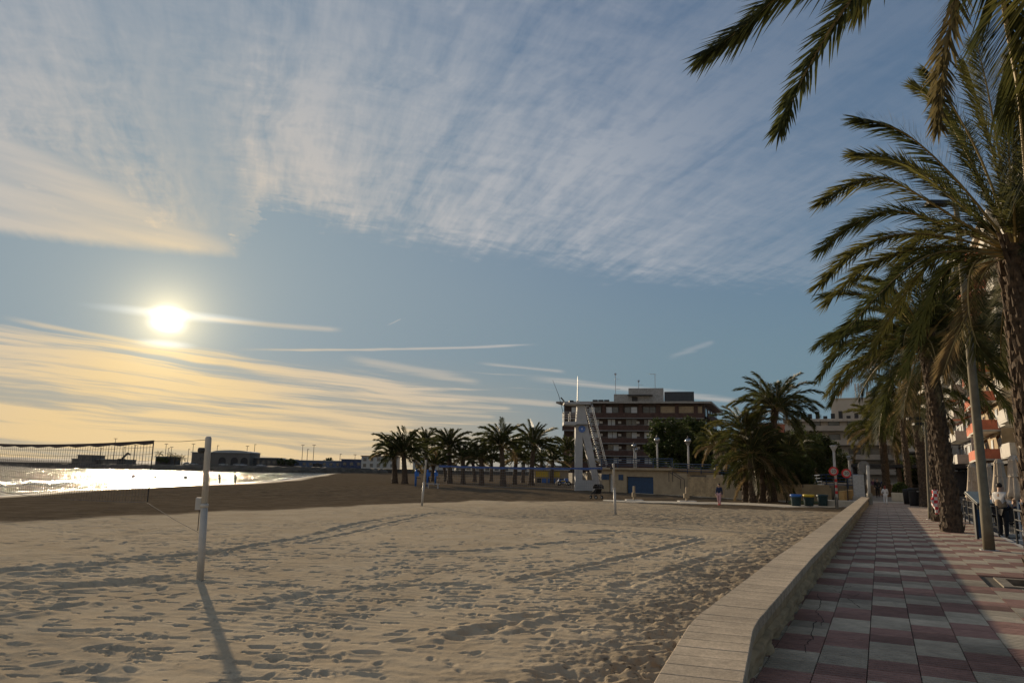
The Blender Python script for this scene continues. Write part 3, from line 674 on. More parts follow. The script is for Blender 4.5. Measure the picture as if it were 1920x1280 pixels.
def make_palms():
    # the palm whose crown fills the right edge
    b1 = G(1972,1096,0); Y1 = b1.y
    crown = V(1905,462,Y1+.1); lean = (crown.x-b1.x, crown.y-b1.y)
    def c(depths, *px): return [V(x,y,Y1+d) for (x,y),d in zip(px, depths)]
    F = []
    def add(px, d1, **kw):                                            # fan of points from mid to tip, depth grows along the frond
        n = len(px); F.append(([V(x,y,Y1+d1*(i+1)/n) for i,(x,y) in enumerate(px)], kw))
    add([(1800,345),(1700,252),(1610,222)], -.9)
    add([(1790,375),(1690,305),(1602,291)], .8)
    add([(1790,408),(1670,338),(1600,345),(1545,376)], -.6)
    add([(1780,425),(1680,395),(1600,420),(1541,466)], .9)
    add([(1780,445),(1680,440),(1600,475),(1541,530)], -.5)
    add([(1790,462),(1700,470),(1620,505),(1556,562)], .3)
    add([(1790,470),(1720,490),(1640,560),(1572,640)], -1.2)
    add([(1800,470),(1745,490),(1690,560),(1640,650)], 1.2)
    add([(1855,498),(1820,570),(1790,640),(1768,700)], -.5, m=leaf_dry, vee=.2, ll=.42)  # sunlit frond, its brightness put in by the paler dry leaf colour
    add([(1810,480),(1760,530),(1730,600),(1700,690)], .4)
    add([(1830,490),(1815,560),(1830,640),(1870,700)], -.9)
    add([(1830,320),(1765,205),(1716,165)], .9)
    add([(1840,300),(1780,190),(1742,135)], -.5)
    add([(1860,280),(1830,180),(1812,122)], .6)
    add([(1870,270),(1850,160),(1832,85)], -1.0)
    add([(1840,410),(1740,330),(1650,300)], 1.6)
    add([(1840,440),(1760,430),(1700,470),(1655,560)], 1.7)
    add([(1900,300),(1900,180),(1895,110)], .9)
    add([(1830,330),(1800,240),(1760,215)], 1.4)
    rr = random.Random(4)
    ex = [(rr.uniform(-2.2,1.3), rr.randint(0,4), rr.uniform(.85,1.05)) for i in range(34)]
    traced_palm(b1, crown.z, lean, F, ex, 'palm at the right photo edge with long arching fronds over the street lamp', 21)
    # palm overhead, only its hanging fronds reach into view
    base0 = SQ(6.3, 2.25); cr0 = Vector((base0.x+.1, base0.y, 5.7)); F0 = []
    def add0(px, Y, **kw):
        F0.append(([V(x,y,yy) for (x,y),yy in zip(px, Y)], kw))
    add0([(1720,-130),(1590,-70),(1470,-15),(1400,45),(1322,102)], [5.2,5.5,5.7,5.8,5.9], ll=.36, n=170, vee=.40)
    add0([(1760,-150),(1660,-70),(1580,20),(1508,140),(1462,240)], [4.9,5.2,5.3,5.4,5.4], ll=.25, n=170, vee=.9, m=leaf_d)
    add0([(1850,-120),(1800,-40),(1780,60),(1766,150),(1760,235)], [4.8,5.1,5.2,5.2,5.2], ll=.22, n=150, vee=.8, m=mat('palm_leaf_faded',(.095,.078,.036),.6,.3,1.4,trans=.25,spec=.1))
    add0([(1890,-110),(1880,-20),(1893,80),(1910,180),(1922,340)], [4.5,4.6,4.6,4.6,4.6], ll=.46, n=170, vee=.2)
    add0([(1990,-80),(1960,0),(1975,90),(2000,220)], [4.3,4.3,4.3,4.3], ll=.5)
    add0([(1800,-170),(1700,-110),(1640,-60),(1608,8)], [5.6,5.9,6.1,6.2], ll=.36, n=110)
    ex = [(a, v, 1.0) for a, v in ((-.6,1),(-1.2,3),(-2.0,1),(-2.6,2),(-1.0,4),(-1.6,4),(-2.4,4),(-.3,1))]
    traced_palm(base0, cr0.z, (.1,0), F0, ex, 'palm overhead whose drooping frond tips hang into the top right sky', 33)
    gp = 'palms along the promenade'
    def stand(px, py, cx, cyp, z, fl, nf, label, seed, res='mid', group=gp, dY=0, **kw):
        b = G(px, py, z); c_ = V(cx, cyp, b.y+dY); return palm(b, c_.z-z, (c_.x-b.x, dY), fl, nf, label, group, res, seed, **kw)
    stand(1786,997,1733,632,0,3.5,64,'palm with rough leaning trunk and checked cloth tied at its foot',2,'hi',r0=.25,r1=.18,mixd=.7,dry=.08)
    stand(1763,977,1742,655,0,3.2,50,'palm just behind the leaning trunk palm, its foot half hidden',3,'hi',r0=.22,r1=.18,mixd=.8,dry=.08)
    stand(1737,950,1712,742,0,3.0,42,'palm beside the black litter bin on the promenade',4,'mid',r0=.29,r1=.22,mixd=.7,dry=.08)
    stand(1706,936,1690,770,-.03,3.2,40,'palm beyond the pale planter with thin hidden trunk',5,'mid',mixd=.6)
    stand(1664,931,1652,800,-.03,3.6,52,'short full palm standing in the middle of the far promenade',6,'mid',r0=.32,r1=.3,mixd=.25)
    stand(1690,925,1668,790,-.03,3.4,40,'palm close behind the short full palm at the far promenade',8,'mid',mixd=.4)
    gq = 'palm clump by the beach bins'
    stand(1399,940,1396,808,SAND,3.1,50,'bushy palm with yellowish fronds, left of the tallest palm in the clump',11,'mid',gq,r0=.26,mixd=.45)
    stand(1447,941,1453,764,SAND,3.7,60,'tallest palm of the clump, round crown above the pines',12,'mid',gq,r0=.36,r1=.24,mixd=.85,down=.92,dry=.05)
    stand(1411,942,1408,850,SAND,3.3,54,'short dark palm in the middle of the clump by the bins',13,'mid',gq,mixd=.9)
    stand(1430,941,1432,868,SAND,3.2,54,'low drooping palm against the thick trunk in the clump',14,'mid',gq,mixd=.95)
    stand(1349,925,1343,832,SAND,2.8,40,'small palm with yellowing hanging fronds by the retaining wall',15,'mid',gq,mixd=.4,dry=.35)
    stand(1520,915,1522,830,SAND,3.6,40,'dark palm with spiky top right of the clump',16,'mid',gq,mixd=.95)
    stand(1470,930,1478,852,SAND,3.6,56,'low dark palm spreading right of the tallest palm',17,'mid',gq,mixd=.95)
    stand(1580,905,1577,838,-.03,2.6,34,'small dark palm before the pale apartment block by the lamp',18,'low',gq,mixd=1.0)
    gb = 'palms in the beach grove'
    FAR = [(740,906,738,852,'leftmost palm of the beach grove, shaggy and short'),(759,907,756,850,'second palm of the beach grove leaning on its shaggy neighbour'),
        (800,903,798,838,'slender palm behind the leaning white volleyball post'),(843,906,842,838,'broad dark palm just left of the far net'),
        (943,911,940,838,'largest palm of the beach grove with wide open crown'),(996,910,1000,838,'palm with long side fronds right of the largest grove palm'),
        (1062,905,1064,846,'rightmost grove palm touching the lifeguard tower'),(903,909,902,858,'short grove palm behind the net, left of the largest'),
        (868,907,868,860,'small grove palm right of the broad dark one'),(965,908,968,860,'grove palm in the gap right of the largest palm'),
        (1035,906,1036,864,'low grove palm left of the quad bike'),(921,902,922,862,'thin grove palm showing behind the largest one'),
        (980,905,982,866,'low grove palm with trunk in the shade by the net'),(836,902,830,866,'stubby grove palm before the white sheds'),
        (890,903,886,864,'farther grove palm before the white sheds'),(1012,903,1016,862,'farther grove palm before the yellow kiosk'),(1080,906,1092,862,'grove palm seen through the legs of the tower'),(812,902,812,872,'tiny palm under the slender palm')]
    for i, (bx, by, cx, cyp, lb) in enumerate(FAR):
        big = i in (4,5); stand(bx, by, cx, cyp, SAND, 4.7 if big else (4.2 if i < 7 else 3.7), 38 if i < 7 else 30, lb, 40+i, 'low', gb, r0=.42 if i < 7 else .34, r1=.30, stubs=False, mixd=.95, stiff=.26, dry=.10, down=.84)
make_palms()
# ------------------------------------------------------------------ broadleaf trees
def tree(base, h, rx_, ry_, rz_, label, seed, group='dark trees behind the beach', n=5200, ls=.30):
    r = random.Random(seed); T = thing('broadleaf_tree', label, 'tree', base, 0, group); cz = h-rz_
    mb = MB(); mb.tube([(0,0,0),(.1,.05,h*.25),(0,.1,cz)], [.035*h,.028*h,.018*h], 8)
    for i in range(6):
        a = i*1.05; mb.tube([(0,.05,h*.28),(rx_*.35*math.cos(a), ry_*.35*math.sin(a), cz*.9),(rx_*.7*math.cos(a), ry_*.7*math.sin(a), cz+rz_*.25)], [.016*h,.011*h,.004*h], 6)
    mb.build('trunk', bark_tree, T, True)
    cl = []
    for i in range(46):
        while True:
            p = Vector((r.uniform(-1,1), r.uniform(-1,1), r.uniform(-1,1)))
            if .25 < p.length < 1: break
        cl.append((Vector((p.x*rx_*.86, p.y*ry_*.86, cz+p.z*rz_*.86)), r.uniform(.16,.32)*min(rx_, rz_)*1.1))
    lf = MB(); n *= 2; ls *= .62
    for i in range(n):
        c, k = cl[r.randrange(len(cl))]; d = Vector((r.gauss(0,1), r.gauss(0,1), r.gauss(0,1))).normalized(); p = c+d*k*r.uniform(.5,1.05)
        u_ = Vector((r.gauss(0,1), r.gauss(0,1), r.gauss(0,.6))).normalized(); v_ = u_.cross(d+Vector((r.gauss(0,.4),r.gauss(0,.4),.3))); 
        if v_.length < .01: continue
        v_.normalize(); l = ls*r.uniform(.6,1.3)
        lf.add([p-u_*l, p-v_*l*.5, p+u_*l, p+v_*l*.5], [(0,1,2,3)])
    lf.build('crown', leaf_t, T)
    return T
def make_trees():
    def tr(px, py, z, Y, h, rx_, ry_, rz_, lb, sd, **k): b = V(px, 880, Y); tree(Vector((b.x, Y, z)), h, rx_, ry_, rz_, lb, sd, **k)
    tr(1278,0,1.4,104,8.6,5.6,4.5,4.2,'big rounded dark fig tree behind the lamp posts before the brick hotel',1,n=9000,ls=.34)
    tr(1322,0,1.4,110,8.2,4.2,4,3.9,'dark tree joined to the fig tree, under the hotel corner',2,n=5000)
    tr(1500,0,-.1,92,8.2,4.6,4,3.9,'dense dark tree right of the palm clump',3,n=6000)
    tr(1553,0,-.1,104,7.0,4.0,4,3.4,'dark tree behind the striped lamp pole',4,n=5000)
    tr(1460,0,-.1,84,5.4,3.4,3,2.6,'low dark tree behind the palm clump',5,n=4500)
    tr(1398,0,-.1,88,6.5,4.0,3,3.0,'dark bushy tree filling the gap behind the short palms',6,n=5000)
    tr(1428,0,SAND,65,4.6,3.0,1.6,2.1,'dark leafy mass behind the trunks of the palm clump',8,n=4200,ls=.24)
    tr(1492,0,SAND,68,4.4,2.8,1.6,2.0,'dark leafy mass right of the palm clump trunks',9,n=3800,ls=.24)
    tr(1712,0,-.1,96,4.6,2.2,3,2.2,'dark shrubby tree beside the far planter',7,n=3000)
make_trees()
# ------------------------------------------------------------------ volleyball courts
def volley_post(px, py, tx, ty, label, fat=.055, box=False):
    b = G(px, py, SAND); t = V(tx, ty, b.y); P = thing('volleyball_post', label, 'post', (b.x, b.y, SAND), 0, 'volleyball posts on the sand')
    d = t-b; 
    mb = MB(); mb.tube([d*-.08, d*.5], [fat*1.03, fat*1.03], 20); mb.build('lower_tube', white_paint, P, True)
    mb = MB(); mb.tube([d*.5, d*.97, d*.99, d], [fat*.92, fat*.92, fat*.9, fat*.6], 20); mb.build('upper_tube', white_paint, P, True)
    mb = MB(); mb.tube([d*.495, d*.52], [fat*1.16]*2, 20); mb.build('collar', off_white, P, True)
    mb = MB(); mb.tube([d*.90+Vector((-.17,.02,0)), d*.90+Vector((-.03,0,0))], [.05,.05], 12); mb.build('pulley', dark_metal, P, True)
    if box:
        mb = MB(); mb.box((d.x*.42-.12, d.y*.42+.02, d.z*.52), (.11,.09,.22), .2, .012); mb.build('ratchet_box', off_white, P)
        mb = MB(); mb.tube([(d.x*.42-.10, .02, d.z*.52-.1), (d.x*.3-.11, .03, d.z*.33)], [.008,.008], 6); mb.build('crank', dark_metal, P)
    return P, b, t
def net(A, B, ztop, zbot, cell, label, band_mat, cord, r_, rope_a=None, rope_b=None, sag=.05, band=.07):
    A, B = Vector(A), Vector(B); L = (B-A).length; d = (B-A)/L; N = thing('volleyball_net', label, 'net', (A.x, A.y, SAND), 0, 'volleyball nets')
    O = Vector((A.x, A.y, SAND)); n = Vector((-d.y, d.x, 0))
    zt = lambda t: ztop-sag*4*t*(1-t)
    zb = lambda t: zbot-sag*1.6*4*t*(1-t)
    mb = MB(); k = 24
    for i in range(k):
        t0, t1 = i/k, (i+1)/k; p0, p1 = A+d*L*t0-O, A+d*L*t1-O; w0, w1 = (band*(1+.25*math.sin(i*2.1)), band*(1+.25*math.sin((i+1)*2.1)))
        mb.add([(p0.x,p0.y,zt(t0)-SAND-w0),(p1.x,p1.y,zt(t1)-SAND-w1),(p1.x,p1.y,zt(t1)-SAND),(p0.x,p0.y,zt(t0)-SAND)], [(0,1,2,3)])
        q0, q1 = p0+n*.012, p1+n*.012
        mb.add([(q0.x,q0.y,zt(t0)-SAND-w0),(q1.x,q1.y,zt(t1)-SAND-w1),(q1.x,q1.y,zt(t1)-SAND),(q0.x,q0.y,zt(t0)-SAND)], [(3,2,1,0)])
    mb.build('top_band', band_mat, N)
    mb = MB(); r = random.Random(2)
    nc = int(L/cell); nr = int((ztop-zbot)/cell)
    for i in range(nc+1):
        t = i/nc; p = A+d*L*t-O; sh = .05*math.sin(t*5)
        mb.tube([(p.x,p.y,zt(t)-SAND-band), (p.x+d.x*sh*.5, p.y+d.y*sh*.5, (zt(t)+zb(t))/2-SAND), (p.x+d.x*sh, p.y+d.y*sh, zb(t)-SAND)], r_, 3, False)
    for j in range(1, nr+1):
        f = j/nr; mb.tube([(lambda p, t: (p.x+r.uniform(-.008,.008), p.y, (zt(t)*(1-f)+zb(t)*f)-SAND+r.uniform(-.006,.006)))(A+d*L*i/40-O, i/40) for i in range(41)], r_*(1.8 if j == nr else 1), 3, False)
    tag(mb.build('net_cords', cord, N), kind='stuff')
    mb = MB(); mb.tube([(0,0,zt(0)-SAND), (0,0,zb(0)-SAND)], .012, 6); mb.build('side_rod', dark_metal, N)
    p = A+d*L*.42-O; 
    if rope_a:
        for q, z0, nm in ((rope_a[0], ztop, 'top_rope'), (rope_a[1], zbot, 'bottom_rope')):
            q = Vector(q)-O; mb = MB(); mb.tube([(0,0,z0-SAND-.02), q*.5+Vector((0,0,(z0-SAND)*.5-.03)), q], r_*1.3, 4); mb.build(nm, cord, N)
    return N
def make_courts():
    cord = mat('net_cord', (.14,.12,.10), .8, .2, 5); dk = mat('net_band', (.035,.028,.030), .8, .2, 5); bl = mat('blue_net_band', (.05,.09,.24), .8, .15, 5); cord2 = mat('pale_net_cord', (.20,.20,.21), .8, .2, 5)
    P, b, t = volley_post(375,1085,391,818,'nearest white volleyball post, casting a long shadow on the sand', .062, True)
    A = Vector((-7.34,15.2,0)); D = Vector((-.803,.596,0)); B = A+D*8.4
    net(A, B, 2.10, .86, .125, 'dark banded volleyball net at the left edge in front of the sea', dk, cord, .0045, ((t.x,t.y,t.z-.06),(b.x,b.y,.35)))
    e = B+D*2.1; Q = thing('volleyball_post','far white volleyball post of the left net, outside the photo frame','post',(e.x,e.y,SAND),0,'volleyball posts on the sand')
    mb = MB(); mb.tube([(0,0,-.2),(0,0,2.5)], .062, 16); mb.build('tube', white_paint, Q, True)
    mb = MB(); mb.tube([(0,0,1.2),(0,0,1.26)], .07, 16); mb.build('collar', off_white, Q, True)
    P2, b2, t2 = volley_post(791,947,799,862,'white volleyball post tilted to the right, before the beach grove', .062)
    P3, b3, t3 = volley_post(1154,965,1150,868,'white volleyball post near the pram and blue garage door', .062)
    d = (b3-b2).normalized(); A2 = b2+d*1.1; B2 = b3-d*.7
    net(A2, B2, 1.90, .85, .12, 'blue banded volleyball net between the two farther posts', bl, cord2, .004, ((t2.x,t2.y,t2.z-.1),(b2.x,b2.y,.6)), band=.10)
    # thin guy cord from the near net to the sand
    return b
make_courts()
# ------------------------------------------------------------------ lifeguard tower
def make_tower():
    o = Vector((7.78,87.5,SAND)); T = thing('lifeguard_tower','white concrete lifeguard tower with A shaped legs, lookout balcony and steel stair','tower',o)
    wm = mat('tower_white', (.40,.40,.395), .8, .08, .6, .1); D = 1.5
    def pr(poly, name, m=wm, y0=0.0, y1=D):                            # outline in x,z extruded in depth
        mb = MB(); k = len(poly); mb.add([(x,y0,z) for x,z in poly]+[(x,y1,z) for x,z in poly], [(i,(i+1)%k,k+(i+1)%k,k+i) for i in range(k)]+[tuple(range(k-1,-1,-1)), tuple(range(k,2*k))]); return mb.build(name, m, T)
    pr([(0,-.3),(3.05,-.3),(2.78,1.22),(0,1.22)], 'plinth')
    pr([(0,1.22),(.83,1.22),(.83,7.3),(0,7.3)], 'leg')
    pr([(2.05,1.22),(2.78,1.22),(1.52,7.3),(.86,7.3),(.83,6.35)], 'leg', y0=.01, y1=D-.01)
    pr([(.02,7.3),(1.5,7.3),(1.08,10.1),(.22,10.1)], 'shaft', y0=-.02, y1=D+.02)
    mb = MB(); mb.b2(-1.45,1.40,-.5,D+.5,7.72,8.02,.03); mb.b2(-1.45,.0,-.5,D+.5,7.60,7.72); mb.build('balcony_floor', wm, T)
    rail = MB()
    for zz in (8.45,8.85,9.15):
        for a, b in (((-1.42,-.46),(.1,-.46)),((-1.42,D+.46),(.1,D+.46)),((-1.42,-.46),(-1.42,D+.46))): rail.tube([(*a,zz),(*b,zz)], .03, 6)
    for x, y in ((-1.42,-.46),(-.7,-.46),(0,-.46),(-1.42,D+.46),(-.7,D+.46),(-1.42,.75)): rail.tube([(x,y,8.0),(x,y,9.15)], .03, 6)
    rail.build('railing', grey_metal, T)
    mb = MB(); mb.b2(-1.4,1.75,-.5,D+.5,10.1,10.32,.03); mb.build('roof', wm, T)
    mb = MB(); mb.tube([(.30,.7,10.3),(.28,.7,10.6)], .16, 8); mb.tube([(.28,.7,10.6),(.30,.7,13.6)], [.07,.03], 6); mb.tube([(.28,.7,12.2),(.45,.7,12.2)], .03, 5); mb.build('mast', grey_metal, T)
    mb = MB(); mb.tube([(-1.4,.6,8.9),(-2.0,.6,11.2),(-2.75,.6,13.05)], [.03,.03,.015], 5); mb.build('antenna', dark_metal, T)
    mb = MB(); mb.b2(-.75,-.2,.4,1.0,10.32,10.62,.04); mb.bar((-1.35,.6,10.5),(-1.75,.6,10.95),.35,.12); mb.build('loudspeaker', black, T)
    mb = MB(); mb.tube([(.74,-.05,7.2),(.74,-.02,7.2)], .42, 24); mb.build('emblem', blue_bright, T)
    mb = MB(); n = 12
    for i in range(n): a = 2*math.pi*i/n; mb.tube([(.74+.30*math.cos(a),-.06,7.2+.30*math.sin(a)),(.74+.30*math.cos(a),-.05,7.2+.30*math.sin(a))], .045, 6)
    mb.tube([(.74,-.06,7.2),(.74,-.052,7.2)], .16, 6); mb.build('emblem_mark', mat('emblem_pale', (.35,.40,.60), .6), T)
    A_, B_ = Vector((1.25,.1,10.0)), Vector((3.0,.1,2.9)); st = MB(); dep = Vector((0,1.2,0))
    for off in (Vector((0,0,0)), Vector((.75,0,.15))):
        for dd in (Vector((0,0,0)), dep): st.bar(A_+off+dd, B_+off+dd, .07, .10)
    st.build('stringer', grey_metal, T)
    for i in range(26):
        t = (i+.5)/26; p = A_.lerp(B_, t); mb = MB(); mb.b2(p.x-.02,p.x+.28,p.y,p.y+1.2,p.z-.02,p.z+.02); mb.build('tread', grey_metal, T)
    br = MB()
    for i in range(13):
        p = A_.lerp(B_, i/13); q = A_.lerp(B_, (i+1)/13)+Vector((.75,0,.15)); br.tube([p,q], .025, 4); br.tube([p, p+Vector((.75,0,.15))], .025, 4)
    br.build('stair_bracing', grey_metal, T)
    mb = MB(); mb.b2(2.3,3.6,-.1,1.4,2.62,2.76); mb.tube([(2.3,-.1,2.7),(2.3,-.1,3.7),(3.6,-.1,3.7),(3.6,-.1,2.7)], .03, 5); mb.build('landing', grey_metal, T)
    mb = MB(); mb.b2(1.5,2.3,1.2,2.6,1.0,2.2); mb.build('locker', cream, T)
make_tower()
# ------------------------------------------------------------------ hotel
def make_hotel():
    A = Vector((12.9,177)); B = Vector((44.9,170)); C = Vector((54.5,193.5)); Dp = Vector((22,201))
    H = thing('brick_hotel','brown brick hotel with balcony bands, flat white roof and rooftop plant rooms','building',(A.x,A.y,SAND)); o = Vector((A.x,A.y))
    ex = (B-A).normalized(); ey = Vector((-ex.y, ex.x)); Lf = (B-A).length; es = (C-B).normalized(); Ls = (C-B).length
    def poly(off): 
        pts = [A-ex*off-ey*off, B+ex*off-ey*off, C+ex*off+ey*off, Dp-ex*off+ey*off]; return [tuple(p-o) for p in pts]
    z0 = -SAND
    mb = MB(); mb.prism(poly(0), 0, 18.0+z0); mb.build('wall', brick_dark, H)
    mb = MB(); mb.prism(poly(1.7), 18.0+z0, 18.45+z0); mb.build('roof', mat('hotel_roof',(.30,.28,.25)), H)
    def place(x, y, z): p = A+ex*x+ey*y-o; return (p.x, p.y, z)
    rz = math.atan2(ex.y, ex.x)
    def lb(mb, x0, x1, y0, y1, za, zb): mb.box(place((x0+x1)/2,(y0+y1)/2,(za+zb)/2), (x1-x0,y1-y0,zb-za), rz)
    white_line = mat('balcony_rail', (.17,.165,.16), .6)
    rzs = math.atan2(es.y, es.x); ns = Vector((es.y,-es.x))
    def sd(mb, s0, s1, d0, d1, za, zb):
        p = B+es*(s0+s1)/2+ns*(d0+d1)/2-o; mb.box((p.x,p.y,(za+zb)/2), (s1-s0,abs(d1-d0),zb-za), rzs)
    r = random.Random(9)
    for f in range(6):
        zb = 15.75-2.95*f+z0
        mb = MB(); lb(mb, -.2, Lf+.05, -1.5, -1.2, zb-1.30, zb); sd(mb, 0, Ls, .9, 1.2, zb-1.29, zb-.01); lb(mb, -.2, Lf, -1.2, -.002, zb-1.28, zb-1.10)
        bp = mb.build('balcony_parapet', brick, H)
        mb = MB(); lb(mb, -.2, Lf+.02, -1.54, -1.503, zb-1.36, zb-1.12); lb(mb, -.1, Lf, -1.45, -1.40, zb+.10, zb+.16) if f else None; mb.build('slab_edge', white_line, bp)
        if f == 5: continue
        wz0, wz1 = zb-.0, zb+1.55
        xs = [2.2,6.3,10.5,14.8,19.0,24.6,29.2] if f else [1.8,6.0,10.1,14.5,18.8,]
        for x in xs:
            ww = 3.0 if f == 0 else r.choice((1.8,2.2,2.6))
            W = MB(); lb(W, x, x+ww, -.10, -.004, wz0-.6, wz1); W_ = W.build('window', brick_dark, H)
            for k in range(2):
                mb = MB(); lb(mb, x+.08+k*ww/2, x+ww/2-.05+k*ww/2, -.14, -.102, wz0-.5, wz1-.10); mb.build('pane', curtain if r.random() < .5 else glass, W_)
        for x in (4.4,8.6,13.0,17.3,22.6,27.4):
            if f and r.random() < .75:
                mb = MB(); lb(mb, x, x+.7, -.30, -.005, zb+.5, zb+1.05); mb.build('air_conditioner', off_white, H)
        for s in (2,7,12,17,21):
            W = MB(); sd(W, s, s+2.4, .004, .10, wz0-.6, wz1-.1); W_ = W.build('window', off_white, H)
            mb = MB(); sd(mb, s+.1, s+2.3, .104, .14, wz0-.5, wz1-.2); mb.build('pane', glass, W_)
    for x in (4.9,9.2,13.3,17.8,21.9,26.2,30.5): mb = MB(); lb(mb, x, x+.9, -.55, -.003, 15.8+z0, 17.99+z0); mb.build('pier', brick, H)
    mb = MB(); lb(mb, 22.9, Lf-.4, -.22, -.16, 15.8+z0, 17.4+z0); mb.build('penthouse_screen', cream, H)
    mb = MB(); lb(mb, 15.2, 23.6, 5, 11, 18.45+z0, 22.3+z0); lb(mb, 11.6, 15.15, 5.5, 10, 18.45+z0, 20.9+z0); pl = mb.build('plant_room', mat('plant_wall',(.30,.29,.27)), H)
    mb = MB(); lb(mb, 16.0, 17.4, 4.90, 4.99, 18.6+z0, 20.2+z0); mb.build('dark_doorway', black, pl)
    mb = MB(); lb(mb, 15.0, 21.0, 3.4, 4.98, 20.4+z0, 20.55+z0); mb.build('canopy', dark_metal, pl)
    mb = MB(); lb(mb, 23.8, 30.8, 5, 10, 18.45+z0, 21.4+z0); mb.build('plant_enclosure', mat('dark_louvre', (.05,.055,.06), .7), H)
    for x in (6.6,8.0,9.4): mb = MB(); lb(mb, x, x+1.2, 3, 4.2, 18.46+z0, 19.3+z0); mb.build('roof_fan', dark_metal, H)
    for x, hh, k in ((11.9,8.0,0),(17.6,6.2,0),(21.6,7.6,1)):
        mb = MB(); p = Vector(place(x, 7, 18.4+z0)); mb.tube([p, p+Vector((0,0,hh))], .07, 5)
        if k: mb.bar(p+Vector((-1.3,0,hh)), p+Vector((.2,0,hh)), .1, .1)
        else: mb.ell(p+Vector((0,0,hh-.3)), (.3,.3,.3), 6, 4); mb.bar(p+Vector((-.1,0,hh*.5)), p+Vector((1.2,0,hh*.5)), .06, .06); mb.bar(p+Vector((-.1,0,hh*.8)), p+Vector((1.0,0,hh*.8)), .06, .06)
        mb.build('aerial', grey_metal, H)
make_hotel()
# ------------------------------------------------------------------ beach pavilion, retaining wall, ramp
def railing(name, pts, h, label, m, group, bars=4, post=2.0, tr=.025):
    O = Vector(pts[0]); Rl = thing(name, label, 'railing', O, 0, group); mb = MB(); pb = []
    for a, b in zip(pts[:-1], pts[1:]):
        a, b = Vector(a)-O, Vector(b)-O; L = (b-a).length; n = max(1, round(L/post))
        for i in range(n+1): pb.append(a.lerp(b, i/n))
        for k in range(bars): z = h*(1-k*.25); mb.tube([a+Vector((0,0,z)), b+Vector((0,0,z))], tr if k else tr*1.4, 5)
    mb.build('rails', m, Rl)
    pm = MB(); pm.tube([(0,0,0),(0,0,h)], tr*1.3, 6); me = pm.mesh('post', m)
    for p in pb: link('post', me, Rl, p)
    return Rl
def make_pavilion():
    flat = lambda v: Vector((v.x, v.y, SAND))
    L0 = flat(V(1128,918,84)); R0_ = flat(V(1262,927,75)); ex = (R0_-L0); Lw = ex.length; ex.normalize(); rz = math.atan2(ex.y, ex.x); ey = Vector((-ex.y, ex.x, 0))
    P = thing('beach_pavilion','low beige pavilion with a wide blue garage door facing the beach','building',(L0.x,L0.y,SAND),rz)
    H = 2.45
    proj = lambda px, py: max(0, min(Lw, (lambda d: ((L0.x*d.y-L0.y*d.x)/(d.x*ex.y-d.y*ex.x)))(ray(px,py))))
    g0, g1 = proj(1175,905), proj(1225,905); d0, d1 = proj(1142,900), proj(1152,900)
    mb = MB(); mb.b2(0, d0, 0, 7, -.3, H); mb.b2(d1, g0, 0, 7, -.3, H); mb.b2(g1, Lw, 0, 7, -.3, H); mb.b2(d0, d1, .0, 7, 2.0, H); mb.b2(g0, g1, 0, 7, 1.75, H); mb.b2(g0-.02, g1+.02, .8, 7, -.3, 1.75); mb.b2(d0-.01, d1+.01, .5, 7, -.3, 2.0)
    mb.build('wall', cream, P)
    mb = MB(); mb.b2(-.4, Lw+.2, -.35, 7.1, H, H+.22, .03); mb.build('roof_slab', cream, P)
    gd = MB(); gd.b2(g0+.03, g1-.03, .18, .24, -.3, 1.74); gdo = gd.build('garage_door', blue_paint, P)
    for i in range(5): mb = MB(); mb.b2(g0+.03, g1-.03, .155, .179, -.1+i*.37, .24+i*.37); mb.build('panel', blue_paint, gdo)
    mb = MB(); mb.b2(d0+.02, d1-.02, .2, .26, -.3, 1.99); dd = mb.build('door', off_white, P); mb = MB(); mb.b2(d1-.2, d1-.1, .14, .199, .9, 1.0); mb.build('handle', dark_metal, dd)
    for px_ in ((1128,1.15),(1134,1.15),(1160,1.15)):
        x = proj(px_[0],895); mb = MB(); mb.b2(x, x+.75, -.05, -.003, 1.35, 1.95, .01); mb.build('window', blue_paint, P)
    tp = [L0+ex*Lw*t+Vector((0,0,H+.22)) for t in (0,.5,1)]
    railing('blue_railing', tp, .95, 'blue terrace railing above the garage door', blue_paint, 'blue railings', bars=4, post=2.2, tr=.035)
    # long retaining wall to the right, stepping up behind
    q = [flat(V(1262,927,75)), flat(V(1400,937,66)), flat(V(1560,941,63))]
    W = thing('retaining_wall','beige retaining wall with notched top right of the pavilion','wall',(q[0].x,q[0].y,SAND)); o = W.location.copy()
    hs = (1.95,1.75,1.05)
    for i, (a, b) in enumerate(zip(q[:-1], q[1:])):
        d = b-a; L = d.length; r_ = math.atan2(d.y, d.x); n = max(2, int(L/2.1))
        for k in range(n):
            t = (k+.5)/n; p = a+d*t-o; h = hs[i]*(1-t)+hs[i+1]*t
            mb = MB(); mb.box((0,0,h/2-.15), (L/n-.012,.45,h+.3), 0, .012); mb.build('wall_block', sandstone if (k+i) % 3 else cream, W, False, p, r_)
            if k % 3 != 1: mb = MB(); mb.box((0,0,h+.13), (L/n-.3,.43,.26), 0, .01); mb.build('coping_block', cream, W, False, p, r_)
    rl = [p+Vector((0,0,h+.28)) for p, h in zip(q, (1.95,1.75,1.1))]
    railing('blue_railing', [rl[0]+Vector((.3,.6,0)), rl[1]+Vector((.3,.6,0))], .9, 'blue railing on the notched retaining wall', blue_paint, 'blue railings', tr=.03)
    # terrace ground above
    up = [L0+ey*7.05+Vector((0,0,0)), q[0]+Vector((.2,.35,0)), q[1]+Vector((.2,.4,0)), q[2]+Vector((.2,.5,0)), Vector((70,115,0)), Vector((64,160,0)), Vector((12,160,0))]
    mb = MB(); mb.prism([(p.x,p.y) for p in up], -.6, .95); struct(mb.build('terrace', mat('terrace_ground', (.16,.14,.11), .95, .2, .5)))
